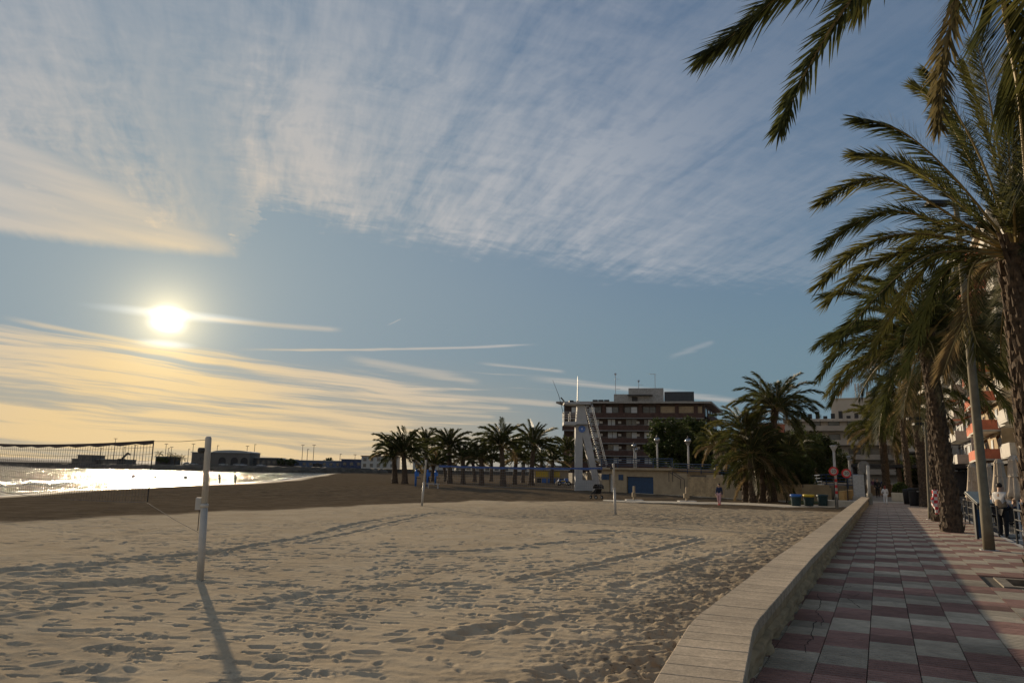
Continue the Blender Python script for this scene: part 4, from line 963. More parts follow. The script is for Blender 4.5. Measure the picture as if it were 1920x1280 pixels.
    up2 = [L0+ey*6.9, L0+ex*Lw+ey*.4, L0+ex*Lw+ex*6+ey*3, Vector((34,112,0)), Vector((30,160,0)), Vector((12,160,0))]
    mb = MB(); mb.prism([(p.x,p.y) for p in up2], -.6, 1.6); struct(mb.build('upper_terrace', mat('terrace_ground', (.16,.14,.11))))
    # stair rails on the ramp
    for i in range(4):
        a = V(1240+i*7, 884, 78-i*1.5); b = V(1262+i*7, 898, 76-i*1.5)
        S = thing('ramp_handrail','thin dark handrail slanting down the ramp, %s from the left'%('first','second','third','fourth')[i],'railing',(b.x,b.y,b.z-.9),0,'ramp handrails'); o = S.location
        mb = MB(); mb.tube([a-o, b-o, Vector((0,0,0))], .03, 5); mb.build('rail', dark_metal, S); mb = MB(); mb.tube([a-o, a-o-Vector((0,0,1))], .03, 5); mb.build('post', dark_metal, S)
    # globe lamps
    for px, py, Y, lb in ((1232,825,85,'globe street lamp on white pole left of the ramp'),(1290,827,80,'globe street lamp on white pole right of the ramp'),(1189,836,105,'globe street lamp before the hotel, left of its pair'),(1192.5,843,118,'smaller globe street lamp before the hotel, right of its pair')):
        t = V(px, py, Y); zb = 1.6; La = thing('globe_lamp', lb, 'street lamp', (t.x, Y, zb), 0, 'globe lamps behind the pavilion'); h = t.z-zb
        mb = MB(); mb.tube([(0,0,0),(0,0,h-.3)], [.12,.095], 10); mb.build('pole', off_white, La, True)
        mb = MB(); mb.ell((0,0,h), (.34,.34,.34), 16, 10); mb.build('globe', mat('lamp_globe', (.30,.31,.32), .12, .05, 2, metal=.75), La, True)
        mb = MB(); mb.lathe([(.14,-.42),(.2,-.3),(.12,-.26)], (0,0,h), 10); mb.build('collar', grey_metal, La); mb = MB(); mb.lathe([(.2,.28),(.1,.42),(.03,.6)], (0,0,h), 8); mb.build('finial', dark_metal, La)
    # pale beach walk, shower posts, pram
    for k, pts in enumerate(([(1132,916),(1178,921),(1300,928),(1420,934),(1560,941),(1562,944),(1420,937),(1300,930),(1178,923),(1130,918)], [(1132,936),(1190,938),(1290,940),(1400,942),(1480,946),(1600,946),(1598,950),(1470,950),(1400,946),(1290,943),(1190,941),(1130,938)])):
        z = SAND+.035
        V_ = [G(x,y,z) for x,y in pts]; mb = MB(); mb.prism([(p.x,p.y) for p in V_][::-1], SAND-.1, z); struct(mb.build('beach_walk', mat('pale_walk', (.42,.37,.29), .9, .15, .8)))
    G_ = [G(1478,944,SAND), G(1600,943,SAND), G(1606,936,SAND), G(1480,938,SAND)]; mb = MB(); mb.prism([(p.x,p.y) for p in G_], SAND-.1, SAND+.045); struct(mb.build('lawn', grass_m))
    for px, py, lb in ((1189,938,'slim foot shower post on the pale beach walk, nearer the pram'),(1288,940,'foot shower post with pale tap box, nearer the walking woman')):
        b = G(px, py, SAND); S = thing('beach_shower', lb, 'shower', (b.x,b.y,SAND), 0, 'beach foot showers'); big = px > 1200
        mb = MB(); mb.box((0,0,.55), (.16,.16,1.1), 0, .02); mb.build('pillar', cream, S); mb = MB(); mb.box((-.03,-.02,.45), (.42 if big else .26,.24,.34), 0, .03); mb.build('tap_box', cream, S)
        mb = MB(); mb.box((0,0,.03), (1.3,1.0,.08), 0, .02); mb.build('tray', concrete, S)
make_pavilion()
# ------------------------------------------------------------------ lamps, signs, bins along the promenade
def make_furniture():
    def post_lamp(bpx, tpx, label, r0=.085, arm=True, m=pole_green, base=None, ztop=None):
        b = G(*bpx, 0); t = V(*tpx, b.y); L = thing('street_lamp', label, 'street lamp', b, 0, 'tall street lamps on the promenade'); d = t-b; d.y = 0
        mb = MB(); mb.tube([Vector((0,0,-.02)), d*.12, d*.121, d*.5, d], [r0*1.25, r0*1.22, r0*1.08, r0*.95, r0*.62], 18); mb.build('pole', m, L, True)
        mb = MB(); mb.tube([Vector((0,0,0)), Vector((0,0,.012))], r0*2.0, 18); mb.build('base_plate', grey_metal, L)
        mb = MB(); mb.box((d.x*.1, -r0*1.2, d.z*.10), (r0*.9,.02,.3), 0, .004); mb.build('service_hatch', m, L)
        hd = d+Vector((-.25,0,.12)); mb = MB(); mb.tube([d, d+Vector((-.08,0,.1)), hd], [r0*.6, r0*.5, r0*.4], 8); mb.build('arm', m, L)
        mb = MB(); mb.box(hd+Vector((-.22,0,0)), (.55,.26,.11), 0, .03); mb.build('lamp_head', dark_metal, L)
        return L
    post_lamp((1855,1031),(1793,390),'tall grey green street lamp pole standing nearest on the sunlit tiles', .10)
    post_lamp((1745,973),(1735,790),'slim street lamp pole left of the leaning palm trunk', .075)
    post_lamp((1753,969),(1744,800),'slim street lamp pole touching the leaning palm trunk', .07)
    # litter bin
    b = G(1717,948,0); B = thing('litter_bin','black round litter bin on the promenade by the palm','bin',b)
    mb = MB(); mb.lathe([(.30,0),(.33,.05),(.36,.85),(.37,.95)], n=18); mb.build('drum', black, B, True); mb = MB(); mb.lathe([(.385,.93),(.39,1.0),(.36,1.06),(.25,1.08)], n=18); mb.build('rim', dark_metal, B, True)
    mb = MB(); mb.box((0,-.375,.88), (.16,.02,.06)); mb.build('plate', grey_metal, B)
    b = G(1703,945,0); B = thing('litter_bin','second black bin half hidden behind the round litter bin','bin',b); mb = MB(); mb.lathe([(.24,0),(.28,.8),(.29,.9)], n=14); mb.build('drum', black, B, True); mb = MB(); mb.lathe([(.3,.88),(.3,.95),(.2,.98)], n=14); mb.build('rim', dark_metal, B)
    # planter
    b = G(1690,939,0); Pn = thing('planter','pale stone planter box with dark shrub on the far promenade','planter',b,PROT)
    mb = MB(); mb.box((0,0,.3), (1.25,.9,.62), 0, .04); mb.build('box', mat('pale_stone', (.50,.44,.34), .9, .1, 3, .2), Pn); mb = MB(); mb.box((0,0,.6), (1.1,.75,.08)); mb.build('soil', soil, Pn)
    r = random.Random(3); lf = MB()
    for i in range(420):
        d = Vector((r.gauss(0,1), r.gauss(0,1), abs(r.gauss(0,1)))).normalized(); p = Vector((d.x*.55, d.y*.4, .6+d.z*.75))*r.uniform(.85,1.05); u_ = Vector((r.gauss(0,1),r.gauss(0,1),r.gauss(0,1))).normalized()*.10; v_ = u_.orthogonal()*.5; lf.add([p-u_,p-v_,p+u_,p+v_],[(0,1,2,3)])
    lf.build('shrub', leaf_t, Pn)
    # recycling bins on the sand
    for px, lid, lm, lb in ((1493,'blue',blue_bright,'blue topped recycling bin, left of three on the sand'),(1517,'yellow',yellow,'yellow topped recycling bin, middle of three on the sand'),(1543,'green',dark_green,'plain dark recycling bin, right of three on the sand')):
        b = G(px, 949, SAND); B = thing('recycling_bin', lb, 'bin', b, 0, 'recycling bins by the wall'); mb = MB(); mb.lathe([(.27,0),(.30,.04),(.37,.66),(.38,.72)], n=18); mb.build('tub', dark_green, B, True)
        mb = MB(); mb.lathe([(.385,.66),(.40,.70),(.40,.82),(.36,.84),(.1,.845)], n=18); mb.build('lid', lm, B, True)
    # white post at the wall end
    b = G(1631,946,0); t = V(1627,872,b.y); W = thing('marker_post','tall white post at the far end of the beach wall','post',b); d = t-b; mb = MB(); mb.tube([Vector((0,0,0)), d*.98, d], [.10,.095,.05], 12); mb.build('shaft', off_white, W, True); mb = MB(); mb.box((0,0,.35),(.28,.28,.7),0,.02); mb.build('plinth', mat('post_plinth',(.25,.23,.19)), W)
    # road signs
    def sign(bx, Y, zb, cx, cyp, rad, label, face, rot=0.0, pole=dark_metal):
        c_ = V(cx, cyp, Y); S = thing('road_sign', label, 'sign', (c_.x, Y, zb), rot, 'round road signs at the plaza'); h = c_.z-zb
        mb = MB(); mb.tube([(0,.03,0),(0,.03,h+rad*.6)], .035, 8); mb.build('pole', pole, S)
        mb = MB(); mb.tube([(0,-.012,h),(0,.012,h)], rad, 28); mb.build('disc', red if face else mat('sign_back',(.17,.17,.17),.6), S)
        if face:
            mb = MB(); mb.tube([(0,-.020,h),(0,-.0125,h)], rad*.66, 28); f = mb.build('white_face', white_paint, S)
            cu = bpy.data.curves.new('t', 'FONT'); cu.body = face; cu.size = rad*.95; cu.align_x = 'CENTER'; cu.align_y = 'CENTER'; cu.extrude = .002
            to = bpy.data.objects.new('t', cu); col.objects.link(to); dg = bpy.context.evaluated_depsgraph_get(); me = bpy.data.meshes.new_from_object(to.evaluated_get(dg)); bpy.data.objects.remove(to)
            me.transform(Matrix.Rotation(math.pi/2, 4, 'X')); me.materials.clear(); me.materials.append(black); link('number', me, f, (0,-.0235,h))
        return S
    sign(0,50,SAND,1563,883,.30,'round red ringed limit sign on the striped lamp pole','20',-.25)
    sign(0,54,SAND,1587,887,.33,'round red ringed limit sign on its own pole, right of the striped pole','20',-.3)
    sign(0,56,-.03,1620,875,.46,'round grey back of a road sign above the metal cabinet',None)
    # striped lamp pole with lantern
    c_ = V(1563,840,50.5); L = thing('plaza_lamp','pale lamp pole with lantern and red white stripes behind the bins','street lamp',(c_.x,50.5,SAND),0,'plaza lamps'); h = c_.z-SAND
    mb = MB(); mb.tube([(0,0,0),(0,0,h-.15)], [.10,.085], 12); mb.build('pole', concrete, L, True)
    for i in range(6): mb = MB(); mb.tube([(0,0,.75+i*.2),(0,0,.95+i*.2)], .107, 12); mb.build('stripe', red if i % 2 else white_paint, L)
    mb = MB(); mb.lathe([(.09,-.2),(.12,-.15),(.26,.12),(.28,.16),(.12,.2)], (0,0,h), 8); mb.build('lantern', mat('lantern_glass', (.45,.45,.43), .3), L)
    for px, py, Y, lb in ((1592,862,80,'plaza lamp pole before the pale block, left of two'),(1597,868,90,'plaza lamp pole before the pale block, right of two')):
        c_ = V(px, py, Y); L = thing('plaza_lamp', lb, 'street lamp', (c_.x,Y,-.03), 0, 'plaza lamps'); h = c_.z
        mb = MB(); mb.tube([(0,0,0),(0,0,h)], [.14,.12], 8); mb.build('pole', concrete, L, True); mb = MB(); mb.lathe([(.1,0),(.28,.35),(.3,.4),(.1,.45)], (0,0,h), 8); mb.build('lantern', grey_metal, L)
    # grey cabinet
    b = V(1612,930,57); C_ = thing('utility_cabinet','tall grey metal cabinet beside the white marker post','cabinet',(b.x,57,-.03),PROT); mb = MB(); mb.box((0,0,.95),(.85,.5,1.9),0,.03); mb.build('body', grey_metal, C_); mb = MB(); mb.box((0,-.262,.95),(.74,.02,1.7),0,.005); mb.build('door', grey_metal, C_); mb = MB(); mb.box((0,0,.12),(1.0,.62,.3),0,.02); mb.build('plinth', concrete, C_)
    # low orange wall and blue railings on the plaza
    a, b = V(1578,938,55), V(1612,928,66); d = b-a; Wl = thing('plaza_wall','low ochre plaza wall below the blue railing','wall',(a.x,a.y,SAND)); n = 6; ry = math.atan2(d.y,d.x)
    for k in range(n): p = d*((k+.5)/n); p.z = 0; mb = MB(); mb.box((0,0,.5),(d.length/n-.01,.35,1.15),0,.015); mb.build('wall_block', mat('ochre_block',(.42,.27,.11),.9,.15,1.5,.3), Wl, False, p, ry)
    railing('blue_railing', [V(1502,914,76), V(1550,914,66), V(1612,916,62)], 1.15, 'blue railing above the ochre plaza wall', blue_paint, 'blue railings', bars=4, post=1.6, tr=.035)
    g = G(1546,935,SAND); g2 = G(1580,938,SAND); railing('blue_railing', [Vector((g.x,g.y,SAND)), Vector((g2.x,g2.y,SAND))], 1.3, 'short blue railing behind the bins', blue_paint, 'blue railings', bars=4, post=1.4, tr=.03)
    # bicycle hoops
    for i in range(7):
        p = V(1456+i*7, 912, 74-i*.4); S = thing('bicycle_stand','small white bicycle hoop, %s from the left in its row' % ('first','second','third','fourth','fifth','sixth','seventh')[i],'bicycle stand',(p.x,p.y,.95),.4,'white bicycle hoops'); mb = MB(); mb.tube([(-.35,0,0),(-.35,0,.7),(-.2,0,.85),(.2,0,.85),(.35,0,.7),(.35,0,0)], .035, 6); mb.build('hoop', off_white, S, True); mb = MB(); mb.box((0,0,.02),(.9,.2,.05)); mb.build('base', concrete, S)
    # pergola across the far promenade
    o = SQ(96,.5,-.03); Pg = thing('pergola','dark flat canopy spanning the far end of the promenade','pergola',o,PROT)
    mb = MB(); mb.box((2.5,4,3.1),(12,9,.35),0,.03); mb.build('roof', dark_metal, Pg)
    for i, (x, y) in enumerate(((-3.2,0),(.0,0),(4.2,0),(8,0),(-3.2,8),(8,8))): mb = MB(); mb.box((x,y,1.45),(.22,.22,2.95),0,.01); mb.build('column', dark_metal, Pg)
    mb = MB(); mb.box((6.4,4.2,1.3),(3.6,7,2.6)); mb.build('kiosk_box', mat('dark_kiosk',(.07,.06,.055)), Pg)
make_furniture()
# ------------------------------------------------------------------ apartment blocks on the right
def make_apartments():
    r = random.Random(12)
    def block(s0, s1, q, floors, wallm, balm, label, hf=3.0, balc=1.6, alt=None, step=0.0, bw=4.2):
        o = SQ(s0, q, -.14); A = thing('apartment_block', label, 'building', o, PROT); L = s1-s0; H = 4.0+floors*hf      # local y along promenade, x away from the sea
        mb = MB(); mb.b2(0,14,0,L,0,H); mb.build('wall', wallm, A)
        mb = MB(); mb.b2(-.5,14.2,-.3,L+.3,H,H+.5,.03); rf = mb.build('roof', off_white, A); mb = MB(); mb.b2(3,9,L*.3,L*.7,H+.5,H+3.2); mb.build('lift_room', wallm, rf)
        mb = MB(); mb.b2(-2.6,0,.2,L-.2,3.2,3.45); mb.build('shop_canopy', dark_metal, A)
        for k in range(max(2,int(L/4))): mb = MB(); mb.b2(-.06,-.004,1+k*L/max(2,int(L/4)),3.6+k*L/max(2,int(L/4)),.1,2.9); mb.build('shopfront', glass, A)
        nb = max(1, int(L/bw)); 
        for f in range(floors):
            z = 4.0+f*hf
            for k in range(nb):
                y0 = .4+k*(L-.4)/nb; y1 = y0+(L-.4)/nb-.7; d = balc+(step if k % 2 else 0); bm = balm if not alt or k % 2 == 0 else alt
                mb = MB(); mb.b2(-d,0,y0,y1,z-.18,z); bo = mb.build('balcony', off_white, A)
                mb = MB(); mb.b2(-d-.02,-d+.12,y0-.02,y1+.02,z+.0,z+1.02,.01); mb.b2(-d+.12,-.002,y0-.02,y0+.1,z,z+1.0); mb.b2(-d+.12,-.002,y1-.1,y1+.02,z,z+1.0); mb.build('parapet', bm, bo)
                mb = MB(); mb.b2(-.08,-.004,y0+.4,y0+2.0,z+.02,z+2.2); wd = mb.build('window', off_white, A); mb = MB(); mb.b2(-.11,-.082,y0+.5,y0+1.9,z+.1,z+2.1); mb.build('pane', glass if r.random()<.6 else curtain, wd)
                if r.random() < .35: mb = MB(); mb.bar((-.1,(y0+y1)/2,z+2.5),(-d-.5,(y0+y1)/2,z+1.7),(y1-y0)*.8,.03); mb.build('awning', r.choice((canvas,off_white,terracotta)), bo)
            for x in (3,7.5): mb = MB(); mb.b2(x,x+1.3,-.07,-.004,z+.8,z+2.1); wd = mb.build('window', off_white, A); mb = MB(); mb.b2(x+.1,x+1.2,-.1,-.072,z+.9,z+2.0); mb.build('pane', glass, wd)
        return A
    lim = mat('pale_render', (.60,.55,.46), .85, .08, .5); grey = mat('grey_render', (.40,.40,.41), .85, .08, .5)
    block(44,59,13.2,7,lim,off_white,'pale apartment block at the far right edge behind the palm trunk',alt=lim)
    block(70,86,12.2,8,lim,off_white,'apartment block with white corner balconies behind the right palm',step=.5)
    block(90,106,11.4,8,cream,terracotta,'apartment block with orange balconies beside the white one',step=.3)
    block(110,128,10.6,9,grey,off_white,'tall grey and white apartment block behind the palms and lamp pole')
    block(132,152,8.6,6,off_white,lim,'lower white apartment block farther along the promenade')
    block(156,180,6.5,5,lim,off_white,'farthest pale block seen between the palm trunks')
    # pale block with windowless tower
    A = V(1476,880,156); Bd = thing('pale_apartment_house','long pale apartment house with balcony bands behind the plaza trees','building',(A.x,156,-.1),-.42)
    mb = MB(); mb.b2(0,34,0,14,0,13.2); mb.build('wall', mat('beige_wall',(.36,.32,.27),.85,.08,.4), Bd)
    mb = MB(); mb.b2(-.4,34.4,-.8,14.3,13.2,13.75,.03); mb.build('roof', mat('beige_wall2',(.38,.34,.29),.85), Bd)
    for f in range(4):
        z = 2.6+f*2.9
        mb = MB(); mb.b2(0,33.6,-1.4,-1.2,z-.1,z+.95); mb.b2(0,33.6,-1.2,0,z-.1,z+.08); bo = mb.build('balcony_parapet', mat('beige_wall',(.36,.32,.27)), Bd)
        for k in range(9):
            x = 1.2+k*3.6; mb = MB(); mb.b2(x,x+2.2,-.08,-.004,z+.1,z+2.2); wd = mb.build('window', brick_dark, Bd); mb = MB(); mb.b2(x+.1,x+2.1,-.11,-.082,z+.2,z+2.1); mb.build('pane', glass, wd)
    for k in range(8): x = 3+k*1.5; mb = MB(); mb.b2(x,x+.8,3,4,13.75,14.6+.5*(k%3)); mb.build('roof_unit', dark_metal, Bd)
    T = V(1565,880,160); Tw = thing('windowless_tower','plain beige windowless tower block with rooftop antennas','building',(T.x,160,-.1),-.46)
    mb = MB(); mb.b2(0,14.5,0,12,0,18.6); mb.build('wall', mat('tower_beige',(.40,.36,.30),.85,.06,.3), Tw); mb = MB(); mb.b2(-.15,14.65,-.15,12.15,18.6,18.85,.02); mb.build('roof', mat('tower_beige',(.40,.36,.30)), Tw); mb = MB(); mb.b2(7,11,4,8,18.85,20.5); mb.build('lift_room', mat('tower_beige',(.40,.36,.30)), Tw)
    for x in (5.0,5.6,6.2): mb = MB(); mb.tube([(x,3,18.8),(x,3,22.4)], .09, 5); mb.box((x,2.8,21.4),(.35,.2,1.6)); mb.build('antenna', grey_metal, Tw)
    O = V(1474,800,170); Ob = thing('orange_house','small orange rendered house top showing beside the tallest palm','building',(O.x-6,170,0)); mb = MB(); mb.b2(0,9,0,8,0,13.6); mb.build('wall', terracotta, Ob); mb = MB(); mb.b2(-.2,9.2,-.2,8.2,13.6,13.9); mb.build('roof', off_white, Ob)
    for k in range(2): mb = MB(); mb.b2(1.5+k*4,3.2+k*4,-.06,-.004,10.8,12.4); mb.build('window', glass, Ob)
make_apartments()
# ------------------------------------------------------------------ restaurant terrace
def make_terrace():
    z = -.14
    ra = [SQ(s, q, z) for s, q in ((17.5,3.35),(20.5,3.22),(23.5,3.10))]; rb = [SQ(s, q, z) for s, q in ((26.0,3.0),(30,2.92),(34,2.85))]
    for pts, lb in ((ra,'dark terrace fence right of the nearest street lamp'),(rb,'dark terrace fence behind the menu board')):
        railing('terrace_fence', pts, 1.0, lb, dark_metal, 'dark terrace fences', bars=3, post=1.5, tr=.022)
    # menu board on stand
    b = SQ(24.6,2.45,0); M_ = thing('menu_stand','slanted menu board on black legs beside the nearest street lamp','menu board',b,PROT+.5)
    for x in (-.16,.16):
        mb = MB(); mb.box((x,0,.5),(.07,.08,1.0),0,.005); mb.build('leg', black, M_)
    mb = MB(); mb.box((.02,.02,.42),(.30,.05,.78)); mb.build('panel', blue_paint, M_)
    mb = MB(); mb.bar((0,-.22,.98),(0,.26,1.28),.46,.04); mb.build('board', mat('board_face',(.36,.37,.33),.5,.15,9), M_)
    mb = MB(); mb.bar((0,-.235,.945),(0,.275,1.245),.49,.03); mb.build('board_frame', black, M_)
    # closed parasols
    def parasol(px, ytop, ybot, Y, label, w_=.30):
        t = V(px, ytop, Y); bt = V(px, ybot, Y); P = thing('closed_parasol', label, 'parasol', (t.x, Y, z), 0, 'closed beige parasols on the terrace'); H = t.z-z; hb = bt.z-z
        mb = MB(); mb.tube([(0,0,0),(0,0,H)], .028, 8); mb.build('pole', grey_metal, P); mb = MB(); mb.box((0,0,.05),(.6,.6,.1),0,.02); mb.build('base', concrete, P)
        mb = MB(); n = 40; prof = [(.02,1.0),(.07,.985),(.12,.90),(.14,.885),(.12,.86),(.15,.55),(.20,.18),(w_*.68,.02),(.15,.0)]
        r = random.Random(int(px)); ph = r.uniform(0,6)
        V_ = []; 
        for rad, t_ in prof:
            for j in range(n): a = 2*math.pi*j/n; k = rad*(1+(.22,.05,-.16,-.20,.02)[j % 5]*(1-t_*.5)+.05*math.sin(3*a+ph)); V_.append((k*math.cos(a), k*math.sin(a), hb+(H-hb)*t_+ (.05*math.sin(4*a+ph) if t_ < .05 else 0)))
        mb.add(V_, [(i*n+j,(i+1)*n+j,(i+1)*n+(j+1)%n,i*n+(j+1)%n) for i in range(len(prof)-1) for j in range(n)]); mb.build('canopy', canvas, P, True)
        mb = MB(); mb.tube([(0,0,hb+(H-hb)*.5),(0,0,hb+(H-hb)*.53)], .178, 16); mb.build('strap', canvas, P)
    parasol(1822,868,936,25,'closed beige parasol left of the nearest street lamp', .36)
    parasol(1852,868,930,30,'closed beige parasol half hidden behind the nearest street lamp')
    parasol(1871,860,925,24,'closed beige parasol behind the standing waiter',.33)
    parasol(1899,853,935,21.5,'rightmost closed beige parasol, biggest, at the photo edge',.36)
    def table(s, q, lb):
        T = thing('cafe_table', lb, 'table', SQ(s,q,z), PROT, 'cafe tables'); mb = MB(); mb.box((0,0,.73),(.75,.75,.035),0,.008); mb.build('table_top', black, T)
        mb = MB(); mb.tube([(0,0,.02),(0,0,.72)], .035, 8); mb.build('stem', dark_metal, T); mb = MB(); mb.box((0,0,.02),(.42,.42,.03),0,.005); mb.build('foot', dark_metal, T)
    def chair(s, q, rot, lb):
        C_ = thing('cafe_chair', lb, 'chair', SQ(s,q,z), PROT+rot, 'cafe chairs'); mb = MB(); mb.box((0,0,.45),(.44,.44,.04),0,.01); mb.build('seat', black, C_); mb = MB(); mb.box((0,.21,.72),(.44,.035,.42),0,.008); mb.build('backrest', black, C_)
        for x in (-.19,.19):
            for y in (-.19,.19): mb = MB(); mb.tube([(x,y,0),(x,y,.45 if y < 0 else .9)], .014, 6); mb.build('leg', grey_metal, C_)
    table(32.0,4.5,'black cafe table where two guests sit, near the photo edge'); table(28.6,3.75,'black cafe table just behind the menu board'); table(35.4,4.0,'farther cafe table by the palm trunk'); table(37.5,5.0,'farthest cafe table on the terrace')
    for s, q, rot, lb in ((31.3,4.42,math.pi,'cafe chair of the pale jacket guest'),(32.7,4.6,0,'cafe chair of the guest in red'),(28.0,3.65,math.pi,'cafe chair before the table behind the menu board'),(29.3,3.85,0,'cafe chair beyond the table behind the menu board'),(34.7,3.9,math.pi,'cafe chair at the farther table, near side'),(36.1,4.1,0,'cafe chair at the farther table, far side'),(36.8,4.9,math.pi,'cafe chair at the farthest table, near side'),(38.2,5.1,.2,'cafe chair at the farthest table, far side')):
        chair(s, q, rot, lb)
make_terrace()
ORD = ('first','second','third','fourth','fifth','sixth','seventh','eighth','ninth','tenth','eleventh','twelfth','thirteenth','fourteenth','fifteenth','sixteenth','seventeenth','eighteenth','nineteenth','twentieth')
# ------------------------------------------------------------------ people
def skin_mesh(verts, edges, radii, root, m, name, sub=2):
    me = bpy.data.meshes.new(name); me.from_pydata(verts, edges, []); o = bpy.data.objects.new(name, me); col.objects.link(o)
    o.modifiers.new('s','SKIN'); su = o.modifiers.new('u','SUBSURF'); su.levels = sub; su.render_levels = sub
    for i, r in enumerate(radii):
        d = me.skin_vertices[0].data[i]; d.radius = (r, r) if not isinstance(r, tuple) else r; d.use_root = (i == root)
    dg = bpy.context.evaluated_depsgraph_get(); res = bpy.data.meshes.new_from_object(o.evaluated_get(dg)); bpy.data.objects.remove(o)
    res.materials.clear(); res.materials.append(m); res.shade_smooth(); res.name = name
    return res
def person(label, loc, rz, H, pose, top, bottom, hair, shoes=black, extra=None, group=None, long_sleeve=True, skirt=None, hairlen=.0, vest=None, sub=2):
    """pose: dict of joints in units of body height, facing -Y; missing right/left joints are mirrored defaults"""
    J = dict(pelvis=(0,0,.52), waist=(0,0,.60), chest=(0,.005,.73), neck=(0,0,.83), head=(0,-.012,.90), crown=(0,-.005,.955),
        shl=(.105,.005,.79), shr=(-.105,.005,.79), ell=(.135,.015,.63), elr=(-.135,.015,.63), wrl=(.135,-.045,.49), wrr=(-.135,-.045,.49),
        hil=(.052,0,.50), hir=(-.052,0,.50), knl=(.055,-.01,.28), knr=(-.055,-.01,.28), anl=(.055,.01,.05), anr=(-.055,.01,.05), tol=(.06,-.085,.02), tor=(-.06,-.085,.02))
    J.update(pose); J = {k: Vector(v)*H for k, v in J.items()}
    P = thing('person', label, 'person', loc, rz, group)
    names = list(J); V_ = [J[n] for n in names]; ix = {n: i for i, n in enumerate(names)}
    E_ = [('pelvis','waist'),('waist','chest'),('chest','neck'),('neck','head'),('head','crown'),('chest','shl'),('chest','shr'),('shl','ell'),('shr','elr'),('ell','wrl'),('elr','wrr'),('pelvis','hil'),('pelvis','hir'),('hil','knl'),('hir','knr'),('knl','anl'),('knr','anr'),('anl','tol'),('anr','tor')]
    rad = dict(pelvis=.072,waist=.066,chest=.078,neck=.031,head=.052,crown=.043,shl=.037,shr=.037,ell=.024,elr=.024,wrl=.016,wrr=.016,hil=.055,hir=.055,knl=.034,knr=.034,anl=.023,anr=.023,tol=.017,tor=.017)
    R_ = [rad[n]*H for n in names]; Ei = [(ix[a],ix[b]) for a, b in E_]
    for s in 'lr':                                                    # palm, four fingers and a thumb
        w_, e = J['wr'+s], J['el'+s]; d = (w_-e).normalized(); sd = Vector((1,0,0)) if abs(d.x) < .9 else Vector((0,1,0)); sd = (sd-d*sd.dot(d)).normalized(); up = d.cross(sd)
        V_.append(w_+d*.045*H); R_.append(.017*H); pi = len(V_)-1; Ei.append((ix['wr'+s], pi))
        for k in range(4):
            a = w_+d*(.068-.004*abs(k-1.2))*H+sd*(k-1.5)*.013*H; b = a+d*.028*H+up*.012*H; V_ += [a, b]; R_ += [.0062*H, .005*H]; Ei += [(pi, len(V_)-2), (len(V_)-2, len(V_)-1)]
        a = w_+d*.03*H+sd*-.028*H; V_.append(a+d*.022*H); R_.append(.006*H); Ei.append((pi, len(V_)-1))
    hd = J['head']; V_ += [hd+Vector((0,-.060,-.004))*H, hd+Vector((0,-.036,-.040))*H]; R_ += [.010*H, .018*H]; Ei += [(ix['head'], len(V_)-2), (ix['head'], len(V_)-1)]
    link('body', skin_mesh(V_, Ei, R_, ix['pelvis'], skin, 'body', sub), P)
    def part(nm, chain, edges, k, m, root=0):
        return link(nm, skin_mesh([J[c] if isinstance(c,str) else c*H for c in chain], edges, [(rad[c] if isinstance(c,str) else .06)*H*k+.006*H for c in chain], root, m, nm, sub), P)
    if long_sleeve: part('top', ['pelvis','waist','chest','neck','shl','shr','ell','elr','wrl','wrr'], [(0,1),(1,2),(2,3),(2,4),(2,5),(4,6),(5,7),(6,8),(7,9)], 1.10, top)
    else: part('top', ['pelvis','waist','chest','neck','shl','shr','ell','elr'], [(0,1),(1,2),(2,3),(2,4),(2,5),(4,6),(5,7)], 1.10, top)
    if vest: part('apron', ['pelvis','waist','chest'], [(0,1),(1,2)], 1.28, vest)
    part('trousers', ['pelvis','hil','hir','knl','knr','anl','anr'], [(0,1),(0,2),(1,3),(2,4),(3,5),(4,6)], 1.16, bottom)
    for s in 'lr':
        a, t = J['an'+s], J['to'+s]; mb = MB(); mb.tube([a+(a-t)*.3+Vector((0,0,-.012*H)), a.lerp(t,.4)+Vector((0,0,-.004*H)), t, t+(t-a)*.15], [.022*H,.03*H,.024*H,.012*H], 10); mb.build('shoe', shoes, P, True)
    c_ = (J['head']+J['crown'])/2; mb = MB(); mb.ell(c_+Vector((0,.018,.024))*H, (.050*H,.052*H,.044*H), 14, 10)
    if hairlen: mb.ell(c_+Vector((0,.038,-.03-hairlen*.4))*H, (.045*H,.028*H,(.05+hairlen)*H), 10, 8)
    mb.build('hair', hair, P, True)
    for sx in (-1,1): mb = MB(); mb.ell(hd+Vector((sx*.021,-.050,.012))*H, (.007*H,.005*H,.005*H), 8, 6); mb.build('eye', black, P); mb = MB(); mb.ell(hd+Vector((sx*.056,.004,.004))*H, (.007*H,.014*H,.020*H), 8, 6); mb.build('ear', skin, P)
    return P
